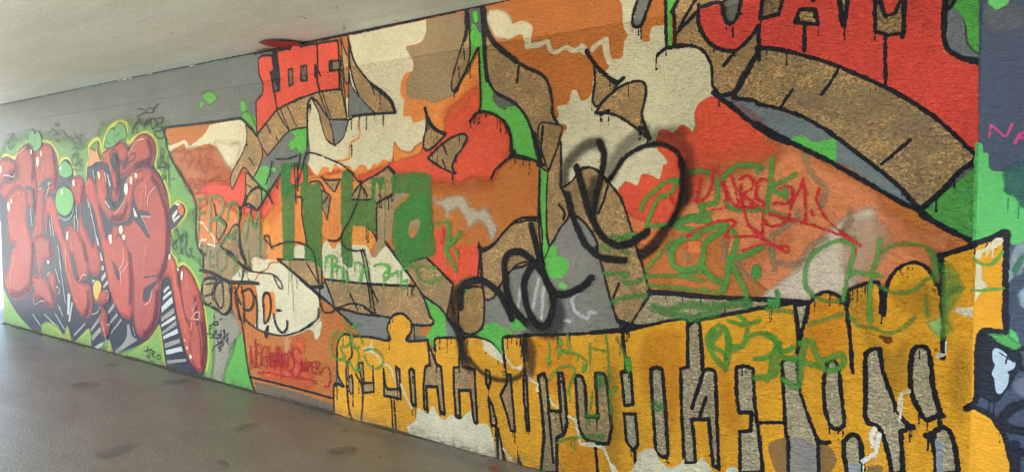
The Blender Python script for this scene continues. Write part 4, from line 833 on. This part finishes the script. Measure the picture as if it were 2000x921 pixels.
GAP('Z 120,270 140,222 185,215 215,240 232,340 240,440 285,600! 240,610 200,625 165,570 130,500 112,400', 10, drip=6, **SV)
GAP('Z 215,712! 260,680 300,665 340,700 365,790 382,921! 258,921! 255,770!', 10, drip=5, **SV)
GAP('U 162,505! 232,495! 185,690!', 6, **SV)
F('grey_dab', (140, 146, 150), 'Z 250,740! 290,740 300,921! 262,921! ; EE 380,800! 545,800! 545,921! 390,921!', straight=False)
S('letter_outline', (18, 21, 34), 13, 'Z 205,712 240,715 ; Z 270,600 290,600 ; Y 790,660 815,665', drip=4)
S('letter_outline', (28, 26, 30), 6, 'U 640,680 690,690 ; U 655,700 680,715', soft=1.5, alpha=.7)
F('rust_spot', (120, 56, 26), 'Y 640,160! 670,168! 690,160! 705,185! 690,200! 675,195! ; Z 250,228 262,228 262,242 250,242', soft=1)
# cream bursts and cracks over the yellow
F('cream_burst', CREAM, 'V 448,662! 500,630 515,560 540,575 572,590 598,548 630,600 665,625 700,592 735,620 760,622 780,600 812,570! 830,650 860,645 905,655 935,720 955,860! 700,780! 480,728!')
S('cream_crack', (214, 198, 150), 5.5, 'V 258,180,4 250,240 290,270 310,310 350,320 370,350 385,410 ; V 420,430 440,480 480,560', straight=True)
F('cream_crack', CREAM, 'W 78,130! 130,150 190,220 205,270! 150,240 90,190 ; W 208,130! 225,240! 270,290! 315,280! 312,310! 255,300! 215,240! ; V 215,225 260,215 270,240 225,250')
S('cream_crack', CREAM, 6, 'W 350,310 365,370 405,390 405,430 ; W 480,480 495,510 530,535 ; W 590,585 630,600 645,670 660,745 740,755 800,770 830,840 850,900 870,940 ; W 205,780 240,830 280,875', straight=True, rag=2)
F('cream_burst', CREAM, 'X 90,921! 130,860 145,810 200,783 240,800 260,850 320,890 380,870 395,840 400,875! 460,870! 500,835 540,880 560,940 80,960! ; X 630,940 650,890 690,890 705,940 ; X 0,870 30,921 0,921')
S('cream_crack', WHITE, 8.5, 'EE 720,360 680,430 690,520 740,590 720,670 620,740 570,770 ; EE 780,430 740,560 ; EE 1050,0 1040,130', drip=5)
S('cream_crack', (206, 196, 160), 8, 'Y 740,570 750,480 795,465 ; Z 265,270 290,262', straight=True)
F('cream_crack', (206, 200, 170), 'CC 180,290! 215,290! 235,400 265,450 225,490 165,565! 175,420! ; CC 175,215 200,180 260,165 320,100 375,90! 380,120 330,170 240,200 215,245 180,245 ; CC 30,605! 160,610! 160,685! 90,670 25,650!')
S('cream_crack', (206, 200, 170), 3, 'CC 265,190 265,225 ; CC 305,180 310,232 ; CC 280,190 282,205')
S('green_band', (96, 170, 78), 6, 'CC 165,250 220,285 300,285 380,200 ; CC 150,485 260,480 385,470', soft=1, alpha=.9)
F('green_mark', (150, 200, 120), 'U 890,600! 980,570! 975,690! 930,650!', soft=2, alpha=.85)
F('green_mark', (110, 160, 66), 'U 1000,260 1080,330 1090,420 1020,560 1040,640 980,680 990,480 980,300', soft=5, alpha=.65)
F('cream_crack', (206, 200, 180), 'U 1000,700! 1012,700! 1010,780! 975,800! 945,790! 950,770! 1000,775!', straight=True)
# bare plaster where the paint has come away
F('bare_plaster', (150, 116, 78), 'Y 10,765 40,738 120,725! 130,921! 60,921 15,820 ; Y 300,770 350,775 385,830 380,880 340,921 290,921 ; Y 560,880! 620,875 655,890! 640,921! 560,921!', alpha=.75)
F('bare_plaster', (142, 136, 128), 'Y 122,728 180,722 280,770! 285,921! 128,921!')
S('letter_outline', (18, 20, 28), 7.5, 'Y 118,720 122,921 ; Y 285,760 292,921')

# ================================================================== thin sprayed and marker tags
piece('red_marker_tag', 'faint red marker scribble on the orange ground at the upper left')
S('scribble', (172, 62, 50), 1.8, 'E 175,290 185,320 215,262 235,255 245,300 222,370 ; E 215,300 240,340 265,280 ; E 262,280 280,370 290,300 310,380 ; E 305,225 305,320 335,390 355,330 345,270 375,270 ; E 300,290 365,300 ; E 372,190 378,310 ; E 388,315 390,320 ; E 205,400 208,403 ; E 222,398 224,402 ; E 355,450 400,415 430,408 ; E 340,400 350,600')
S('scribble', (176, 60, 52), 1.8, 'E 270,430 240,428 235,480 262,485 ; E 240,460 262,440 ; E 272,430 275,490 ; E 272,430 300,430 300,460 275,465 300,490 ; E 305,420 315,480 ; E 325,430 325,490 ; E 262,520 290,515')
piece('red_marker_tag', 'red marker words reading NEIGHBOURHOOD SNIPER low on the orange ground')
S('writing', (176, 26, 36), 2.8, 'G 352,690 350,560 G 352,600 375,680 378,520 ; G 385,550 384,680 ; G 384,555 398,550 ; G 384,610 400,600 ; G 384,678 402,665 ; G 408,560 408,680 ; G 434,560 418,580 416,660 430,668 436,620 424,622 ; G 445,560 444,680 ; G 456,560 456,670 ; G 445,620 456,615 ; G 462,590 462,680 478,660 464,630 476,610 462,590 ; G 488,600 482,650 492,678 502,640 490,600 ; G 508,600 508,670 520,670 520,605 ; G 528,690 528,600 540,610 540,640 528,645 545,690')
S('writing', (176, 26, 36), 2.8, 'G 485,700 500,560 ; G 512,575 520,710 ; G 495,650 516,640 ; G 530,600 522,650 534,670 542,630 532,600 ; G 545,600 540,650 552,668 560,630 548,600 ; G 562,590 562,700 590,680 592,630 565,592 ; G 630,600 605,565 580,590 590,630 625,660 628,710 600,735 578,700 ; G 636,640 636,700 ; G 636,645 652,700 655,640 ; G 662,650 662,700 ; G 672,700 672,650 690,660 675,680 ; G 698,650 696,710 ; G 698,652 712,650 ; G 698,680 710,678 ; G 697,710 714,712 ; G 720,720 722,650 742,660 725,685 746,715 ; G 740,720 765,680 790,685 800,740 785,790 765,780 ; G 662,632 664,635')
S('writing', (176, 26, 36), 3, 'G 390,710 450,708 520,725 600,735 690,750 722,770 ; G 525,740 526,720 ; G 372,560 ; G 375,540 378,520')
piece('black_marker_tag', 'bold black marker tag looping over orange and cream, left of centre')
S('writing', BLK, 7, 'G 68,135 130,150 180,175 230,200 300,205 350,205 395,210', rag=1.5)
S('writing', BLK, 4.2, 'G 150,175 100,180 80,220 75,290 100,330 130,320 ; G 100,215 150,210 145,260 95,280 ; G 160,195 135,260 140,300 ; G 190,185 200,290 185,350 150,290 160,220 200,190 225,200 235,250 240,330 210,380 180,370 130,340 ; G 245,230 240,300 ; G 262,230 275,280 278,330 288,410 ; G 262,260 300,330')
S('writing', BLK, 5, 'G 300,230 312,300 315,430 ; G 300,260 340,240 365,270 365,330 340,360 310,350 ; G 378,280 388,340 386,455 ; G 420,300 430,265 455,270 466,330 455,400 430,430 425,350 420,300 ; G 438,470 450,450 440,510 430,480 ; G 480,380 490,430 510,470 535,485 555,460 558,420 ; G 500,360 520,362 505,355')
S('writing', BLK, 3.2, 'G 312,400 340,430 400,470 480,495 540,500 620,480 700,430 735,395 742,320 740,220')
S('writing', BLK, 5, 'G 635,475 700,432')
S('writing', BLK, 3.4, 'H 170,510 150,480 122,450 125,430 145,432 155,470 165,495 220,475 280,465 340,475 390,500 420,550 435,640 450,720 450,780 ; G 180,0 220,40 320,125 360,142 430,152 480,160 520,200 530,238 510,230 480,165 ; G 300,195 320,110 315,60 ; H 445,780 460,850 480,885 520,885 560,860 640,835 720,850 770,890 790,900 ; H 445,860 440,920 ; H 785,900 760,740 735,590 712,510 ; H 700,515 740,710 760,860')
S('writing', BLK, 3.6, 'F 190,768 260,768 318,748 ; F 167,785 150,860 130,921 ; F 335,735 315,900 ; F 320,921 345,830 370,740 400,732 470,750 ; F 482,758 580,800 640,850 680,900 H 700,110 685,200 640,320 600,390 575,440 545,460 505,455 ; H 685,100 735,190 ; H 580,440 590,480 620,510 680,522 ; H 690,518 718,518 ; H 300,0 310,235 ; H 318,0 320,160 ; H 320,200 345,205 345,290 365,420 380,495 ; H 5,250 20,190 60,150 100,145 145,185 168,238 ; E 600,570 635,500 690,478 740,520 772,585')
S('writing', BLK, 5, 'G 680,225 740,228 ; G 735,225 760,232')
piece('green_sprayed_tag', 'green sprayed letters reading FROM on the red and tan ground')
S('writing', (96, 150, 84), 6, 'DD 120,270 118,400 115,500 ; DD 110,268 165,260 ; DD 120,370 165,365 ; DD 205,240 205,400 200,510 ; DD 205,250 260,245 305,290 290,370 210,430 260,410 320,460 ; DD 330,420 340,340 370,290 410,310 420,400 ; DD 470,565 485,480 500,365 ; DD 500,370 535,480 565,370 575,480 575,700', soft=1.8, alpha=.85)
S('writing', (96, 140, 84), 6.5, 'DD 345,300 375,285 400,310 ; DD 270,400 320,460 ; DD 330,530 300,600 ; DD 400,500 330,560 ; DD 300,540 390,560', soft=2, alpha=.7)
S('writing', (110, 150, 88), 5, 'DD 200,650 195,760 240,760 ; DD 200,700 235,690 ; DD 180,610 165,670 ; DD 255,650 260,800 310,780 325,700 300,650 260,640 ; DD 320,640 325,740 ; DD 370,700 390,740 380,820 ; DD 390,740 430,840 ; DD 490,760 490,650 ; DD 405,690 395,760', soft=2, alpha=.7)
piece('green_sprayed_tag', 'thin green letters sprayed across the cream strip below the green bars')
S('writing', (92, 176, 78), 4.5, 'H 485,585 490,560 520,550 545,560 555,585 520,610 ; H 525,560 525,645 ; H 520,610 580,620 610,650 625,700 ; H 660,590 690,590 710,620 690,700 ; H 700,660 740,620 ; H 780,610 800,600 860,605 870,625 835,660 840,700 ; H 835,690 920,640 ; H 935,640 945,700 980,690', soft=1, drip=8)
S('writing', (90, 160, 72), 5, 'O 380,400 420,385 465,385 460,440 440,470 ; O 455,460 450,560 ; O 530,440 490,490 445,530 480,590 500,660 ; O 505,535 510,580 ; O 390,640 260,630 200,650 ; O 560,760 520,770 ; O 270,640 300,700 350,720 420,690', soft=2, alpha=.8, drip=2)
S('writing', (210, 58, 62), 8, 'O 428,425 425,470 420,500', soft=1.5)
S('writing', TGREEN, 9, 'O 455,400 460,480 440,540 ; O 525,445 470,510 ; O 440,530 500,655 ; O 505,545 508,575', soft=1.5, alpha=.85)
piece('green_sprayed_tag', 'wide green sprayed tag over the red and salmon ground')
S('writing', TGREEN, 9, 'P 940,320 880,330 800,390 745,450 735,490 ; P 940,320 905,390 840,420 790,500 765,580 ; P 765,580 850,575 920,550 Q 150,380 ; P 700,620 640,640 600,650', soft=1.8, alpha=.88)
S('writing', TGREEN, 10, 'Q 130,160 180,145 230,155 280,190 275,310 240,320 190,330 ; Q 300,200 340,150 400,118 520,125 ; Q 520,125 490,150 ; Q 570,85 560,200 540,360 ; Q 690,165 630,200 570,230 600,260 640,265 ; Q 320,310 360,345 440,355 520,350 640,395 ; Q 640,240 640,290', soft=1.8, alpha=.88)
S('writing', TGREEN, 12, 'Q 50,430 130,400 200,410 240,410 ; Q 240,370 130,400 70,440 190,460 290,430 330,440 380,490 370,560 340,640 330,720 310,780 ; Q 180,490 90,510 40,570 50,640 110,670 180,650 205,600 215,530 290,470 330,450 ; Q 200,640 240,700 310,740 ; Q 340,610 430,590 520,545 ; Q 360,640 400,720 430,790 430,860 ; Q 200,320 200,370', soft=2, alpha=.9)
S('writing', TGREEN, 8, 'S 370,350 550,345 700,370 770,385 ; S 380,410 600,430 880,460 ; S 560,100 450,210 370,310 ; S 370,350 600,345 760,320 ; S 80,330 230,330 ; S 240,330 210,380 250,400 350,370 ; S 60,140 110,170 ; S 130,70 200,90 ; S 200,180 250,190 ; S 130,530 250,490 370,485', soft=2.4, alpha=.75)
S('writing', (74, 138, 66), 16, 'S 420,560 520,590 640,550 800,560 950,545 1080,530 ; S 420,570 560,610 720,640 ; S 740,620 860,600', soft=4, alpha=.7)
F('writing', (66, 140, 64), 'Q 465,650 485,635 508,640 510,700 465,705 ; Q 585,775 605,770 610,860 550,860 545,820 585,815', soft=1.2)
S('writing', (80, 160, 66), 2, 'Q 470,700 475,740 ; Q 490,700 490,780 ; Q 505,700 505,730 ; Q 560,850 555,910 ; Q 600,850 598,900')
S('writing', (84, 158, 72), 9, 'U 470,160 430,145 380,145 290,190 235,250 215,320 220,400 260,450 ; U 490,125 485,220 450,350 430,470 ; U 635,135 620,230 590,330 575,470 580,590 ; U 450,340 500,315 560,330 640,340', soft=1.8, alpha=.8)
S('writing', (84, 150, 68), 7, 'U 640,210 700,170 800,160 900,180 940,260 950,360 ; U 640,400 700,430 780,430 850,400 900,350 ; U 250,450 340,480 410,480 ; U 470,570 520,620 600,630 680,660 760,630 830,570 ; U 240,610 360,570 430,550 ; U 890,450 900,560', soft=2.4, alpha=.65)
S('writing', (84, 150, 68), 10, 'U 910,190 950,280 940,350 ; U 0,520 140,540 ; CC -60,560 0,480 80,470 ', soft=3, alpha=.6)
piece('green_sprayed_tag', 'green sprayed scribble on the yellow letters, right of centre')
S('writing', (80, 156, 62), 8, 'S 940,770 920,710 870,690 820,740 830,830 900,870 920,921 ; S 930,760 930,860 ; S 1070,720 1040,820 980,860 ; S 1040,830 930,830 ; S 1040,830 1080,770 1160,740 1230,760 1270,830 1220,900 1120,921 ; S 1270,830 1310,870 1390,840 ; S 1290,800 1300,880 ; S 940,660 1060,680 1160,650 ; S 1010,620 1060,660', soft=1.8, alpha=.85)
S('writing', (80, 156, 62), 12, 'Y 0,150 50,180 60,240 100,280 180,280 ; Y 190,200 250,190 300,290 400,260 430,270 420,320 360,350 300,330 200,300 ; Y 210,200 190,330 180,430 150,440 90,400 ; Y 30,280 20,370 0,400 ; X 540,200 620,120 650,200 630,340 ; X 560,130 530,180 560,260 620,330 ; X 920,260 910,370 800,390', soft=2.5, alpha=.76)
S('writing', (96, 156, 60), 5, 'W 475,150 475,250 ; W 585,100 600,190 530,190 520,180 ; W 540,140 ; W 540,200 640,215 700,260 690,310 ; W 475,370 520,310 580,285 630,310 600,400 590,450 ; W 720,150 720,240 ; W 720,180 820,195 ; W 815,100 830,250 835,380 ; W 880,120 930,230 950,310 ; W 880,410 840,460 850,570 ; W 735,440 720,550 ; W 530,740 590,715 650,710 ; W 700,580 770,580', soft=1.6, alpha=.85, drip=3)
S('writing', (74, 160, 62), 8, 'W 540,130 545,150 ; W 690,290 680,310 ; W 950,240 960,300 ; W 470,240 480,260 ; X 75,290 85,340', soft=1.8)
F('writing', (66, 140, 62), 'W 755,340 790,330 815,350 790,420 760,430 ; W 690,560 770,575 770,590 700,600 ; X 215,520 280,530 285,570 240,580 215,560 ; W 650,700 800,690 790,730 700,720', soft=5, alpha=.5)
S('writing', (96, 160, 62), 5, 'V 60,130 30,170 30,250 70,290 110,270 ; V 60,180 110,130 150,160 120,210 80,220 100,260 ; V 140,150 150,220 190,220 ; V 180,140 210,200 ; V 215,240 260,230 310,260 320,310 280,340 240,320 215,270 ; V 75,290 130,300 160,350 200,340 ; V 100,60 140,110 190,90 ; V 150,200 185,260 170,350', soft=1.5, alpha=.8)

# ================================================================== bold black spray tag over everything in the centre
piece('black_sprayed_tag', 'bold black sprayed letters looping over grey and bronze in the centre')
K_ = (13, 14, 17)
S('writing', (34, 32, 34), 20, 'R 110,660 110,500 150,420 220,385', soft=5, alpha=.6)
S('writing', (34, 32, 34), 18, 'R 150,740 90,640 95,560 120,460 ; R 170,800 190,921', soft=6, alpha=.55)
S('writing', K_, 15, 'R 150,560 160,440 200,395 270,375 330,395 400,450 450,520 505,640', soft=1.5, rag=1.5)
S('writing', K_, 15, 'R 460,370 455,260 480,200 540,180 600,200 660,260 720,330 760,410 800,460 860,475 940,450 1010,410 1055,360', soft=1.2)
S('writing', K_, 16, 'R 460,330 470,440 510,560 600,670', soft=1.2)
S('writing', K_, 15, 'R 640,0 670,120 690,200 720,320 780,470 790,560 760,660 720,700 660,660 610,560 590,440 600,360 650,260', soft=1.2)
S('writing', (36, 38, 40), 30, 'R 800,520 830,620 800,720 720,720 640,680', soft=6, alpha=.65)
S('writing', (44, 36, 30), 22, 'W 340,120 370,200 360,320 ; V 745,130 770,270 800,330', soft=6, alpha=.65)
S('writing', (44, 36, 30), 9, 'W 0,240 60,310 130,355 220,370 300,345 330,300', soft=3, alpha=.8)
S('writing', (30, 30, 32), 9, 'R 60,640 130,740 160,860 190,930 ; R 600,760 610,921', soft=3, alpha=.8)
S('writing', K_, 14, 'P 320,400 340,480 370,580 430,690 500,750 560,765 640,770', soft=1.5, rag=1.5)
S('writing', K_, 15, 'P 370,250 400,350 440,500 470,560 520,640 600,685 680,670 770,610', soft=1.5, rag=1.5)
S('writing', K_, 14, 'P 500,110 525,180 510,300 480,420 465,520', soft=2.5)
S('writing', (40, 40, 38), 22, 'P 300,330 310,250 360,180 440,120 500,115', soft=7, alpha=.7)
S('writing', K_, 9, 'P 545,330 570,300 640,200 730,140 830,120 910,145 960,220 960,380 940,480 890,580', soft=2)
S('writing', (40, 38, 38), 26, 'P 560,290 600,190 680,100 760,50 ; P 810,90 880,60 960,60 ; P 830,60 920,90 990,160 1000,260 990,420', soft=8, alpha=.48)
S('writing', K_, 22, 'P 860,610 800,690 740,735', soft=4, alpha=.9)
S('writing', K_, 18, 'P 890,580 940,500 980,400 ; P 960,230 985,320 980,430', soft=6, alpha=.7)
S('writing', (38, 40, 40), 20, 'P 470,330 450,460', soft=5, alpha=.7)

piece('red_sprayed_tag', 'crimson handwriting tag with a long tapering tail on the salmon ground')
S('writing', TRED, 5, 'Q 250,110 255,200 265,160 ; Q 285,110 290,180 ; Q 190,180 180,270 170,310 215,290 250,230 260,180 ; Q 150,300 205,305 ; Q 310,200 330,260 325,340 ; Q 300,210 350,300 390,330 360,170 ; Q 355,165 385,250 ; Q 405,220 405,280 430,380 ; Q 400,190 440,170 470,200 460,240 420,270 500,330 ; Q 420,290 390,340 450,330 480,290 530,320 450,345', rag=1.6)
S('writing', TRED, 5.5, 'Q 550,200 520,185 490,220 490,290 530,320 ; Q 610,235 650,225 680,250 670,300 640,320 600,310 580,320 ; Q 530,320 525,400 560,435 610,430 650,400 665,350 670,300 640,320 ; Q 735,185 720,240 680,300 ; Q 730,190 745,300 745,400 725,418 ; Q 560,370 640,395 735,415 ; Q 560,380 620,385 ; Q 780,360 785,375', rag=1.6)
S('writing', TRED, 4.6, 'Q 815,245 805,290 825,350 870,410 940,470 1000,510 1035,540 ; Q 735,415 820,445 920,480 1000,515 ; Q 820,245 822,240 ; Q 430,380 445,430 500,480 540,520 ; Q 530,350 520,420 520,490 ; Q 440,430 540,520 600,540 650,545 645,575 600,545 ; Q 120,490 180,450 270,415 350,405 370,425 320,490 400,490 500,495 560,525 ; Q 410,565 470,545 540,530 ; Q 250,350 300,345 ; Q 30,270 50,320', rag=1.6)
S('writing', TRED, 7, 'Q 445,430 490,470 545,520 ; Q 325,490 345,492 ; Q 980,505 1015,525 ; Q 120,490 140,485', drip=1)

piece('red_ceiling_oval', 'flat dark red oval with a black contour painted on the ceiling edge', plane='ceil')
F('red_fill', (140, 50, 52), 'F 80,55 130,45 200,45 280,52 340,66 362,74 300,84 220,90 150,82 100,68', line=2.2)
F('red_haze', (120, 60, 62), 'F 100,92 250,95 350,82 250,115 60,128', soft=3, alpha=.5)
piece('ceiling_crack', plane='ceil')
S('crack', (96, 94, 84), 1.6, 'PX 583,26 592,28 598,32 ; PX 668,42 675,44 ; PX 668,50 676,52 ; PX 768,33 778,36 ; PX 330,60 350,57 ; PX 655,4 661,16 ; PX 420,30 424,31 ; PX 880,8 890,9', rag=3)
S('crack', (110, 106, 94), 3, 'PX 772,35 777,36 ; PX 672,47 674,52 ; PX 672,54 668,54', rag=3)
piece('paint_and_shade_line', 'thin turquoise paint line and painted dark shadow gap along the ceiling joint')
S('line', (84, 170, 160), 2.2, 'PX 165,172 185,168 ; PX 200,165 240,156 ; PX 258,152 275,149 ; PX 340,139 345,137 ; PX 420,122 442,117', rag=2)
S('line', (36, 38, 38), 2.2, 'PX 2,204 60,193 160,172 200,164 330,138 500,104')  # dark stroke painted in as the shadow gap under the ceiling
S('line', (190, 200, 196), 1.6, 'PX 88,188 94,186 ; PX 235,158 260,153 ; PX 290,146 300,144 ; PX 372,130 385,128', rag=2)

piece('damp_stain', plane='floor')
F('stain', (92, 88, 82), 'AA 540,820 600,800 680,780 745,768 755,782 700,810 640,835 570,848 535,840', soft=2, alpha=.42)
F('stain', (92, 88, 80), 'AA 1300,680 1350,662 1440,655 1400,672 1330,692', soft=2, alpha=.42)
F('stain', (84, 80, 72), 'AA 1200,865 1240,860 1280,885 1275,897 1240,890', soft=1.5, alpha=.5)
F('stain', (84, 80, 72), 'V 0,820 60,795 140,792 160,808 110,825 40,832', soft=2, alpha=.45)
F('stain', (86, 82, 74), 'V 75,700 100,692 125,698 115,710 85,712 ; AA 500,430 540,425 570,432 540,440 ; AA 580,715 610,712 600,720 ; AA 1085,712 1105,712 1100,720 ; AA 850,760 862,762', soft=1.5, alpha=.42)
F('stain', (70, 64, 58), 'AA 390,440 460,425 520,428 440,445 ; AA 880,420 1060,405 1000,425 ; AA 600,325 660,330 620,335', soft=3, alpha=.5)
F('bare_patch', (150, 142, 130), 'V 0,600 100,640 240,690 420,730 560,765 760,830 940,880 940,921 800,880 560,810 300,740 100,680 0,640', soft=3, alpha=.35)
piece('slab_joint', plane='floor')
S('joint', (84, 80, 72), 1.6, 'AA 0,465 200,440 420,405 620,360 ; AA 700,815 1000,750 1440,655 1800,575', soft=.8, alpha=.6, rag=2)
piece('paint_spill', plane='floor')
F('spill', (214, 84, 60), 'W 105,915 120,900 150,897 165,910 160,925 110,925', soft=1, alpha=.9)
S('speck', (190, 184, 172), 1.8, 'V 20,788 24,787 ; V 450,868 470,862 ; V 700,880 712,877 ; AA 1055,445 1062,446 ; AA 1385,590 1388,592 ; AA 1680,600 1686,598 ; AA 1850,780 1852,784 ; V 870,730 890,725')
S('speck', (60, 54, 46), 2.0, 'V 630,765 660,775 ; V 690,785 730,790 800,805 ; V 840,825 900,835 ; AA 1460,480 1530,485 1600,505 ; AA 1740,565 1800,578', rag=3)
# ------------------------------------------------------------------ link every painted piece under the wall, floor or ceiling it is on
for p in PIECES:
    for side in ('L', 'R'):
        bufs = [(k, b) for k, b in p['bufs'].items() if k[1] == side and b.f]
        if not bufs: continue
        if p['plane'] == 'floor': root = floor
        elif p['plane'] == 'ceil': root = ceil
        else: root = wall if side == 'L' else panel
        if len(bufs) == 1:
            o = make(p['name'], bufs[0][1], root)
            if p['label']: o['label'] = p['label']
            continue
        e = empty(p['name'], (0, 0, 0), root)
        if p['label'] and side == 'L': e['label'] = p['label']
        for k, b in bufs: make(k[0], b, e)

# ------------------------------------------------------------------ grit and crumbs of render lying in the angle of wall and floor
rnd = random.Random(3); bm = bmesh.new()
for i in range(1500):
    x = rnd.uniform(U_END, 0.6); y = -abs(rnd.gauss(0, 0.035))-0.004
    if rnd.random() < 0.25: y -= rnd.random()**2*0.6
    if vnoise(np.array([x*2.2]), np.array([3.3]))[0] < rnd.uniform(-0.35, 0.1) and rnd.random() < .7: continue
    r = rnd.uniform(0.0015, 0.006)*(1 if y > -0.1 else 0.7)
    m = Matrix.Translation((x, y, r*0.4)) @ Matrix.Rotation(rnd.uniform(0, 6), 4, 'Z') @ Matrix.Diagonal((r*rnd.uniform(.8, 2.2), r, r*rnd.uniform(.5, .9), 1))
    bmesh.ops.create_icosphere(bm, subdivisions=1, radius=1, matrix=m)
for v in bm.verts: v.co += Vector((rnd.uniform(-1, 1), rnd.uniform(-1, 1), rnd.uniform(-.5, .5)))*0.0008
m_grit = surf('grit', (104, 94, 80), 0.9, 300, 0.001, 0.5)
tag(obj('grit', bm, m_grit), kind='stuff')
# settled dirt banked into the angle, its dark colour also standing for contact shade
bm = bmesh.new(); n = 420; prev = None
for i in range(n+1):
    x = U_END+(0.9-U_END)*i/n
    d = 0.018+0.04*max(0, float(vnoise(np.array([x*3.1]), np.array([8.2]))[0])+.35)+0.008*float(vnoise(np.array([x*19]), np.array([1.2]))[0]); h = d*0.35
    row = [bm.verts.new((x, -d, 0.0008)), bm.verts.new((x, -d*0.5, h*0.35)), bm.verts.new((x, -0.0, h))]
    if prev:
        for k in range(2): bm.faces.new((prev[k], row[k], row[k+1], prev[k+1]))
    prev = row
tag(obj('settled_dirt_shade', bm, surf('settled_dirt_shade', (74, 66, 55), 0.9, 120, 0.003, 0.4)), kind='stuff')
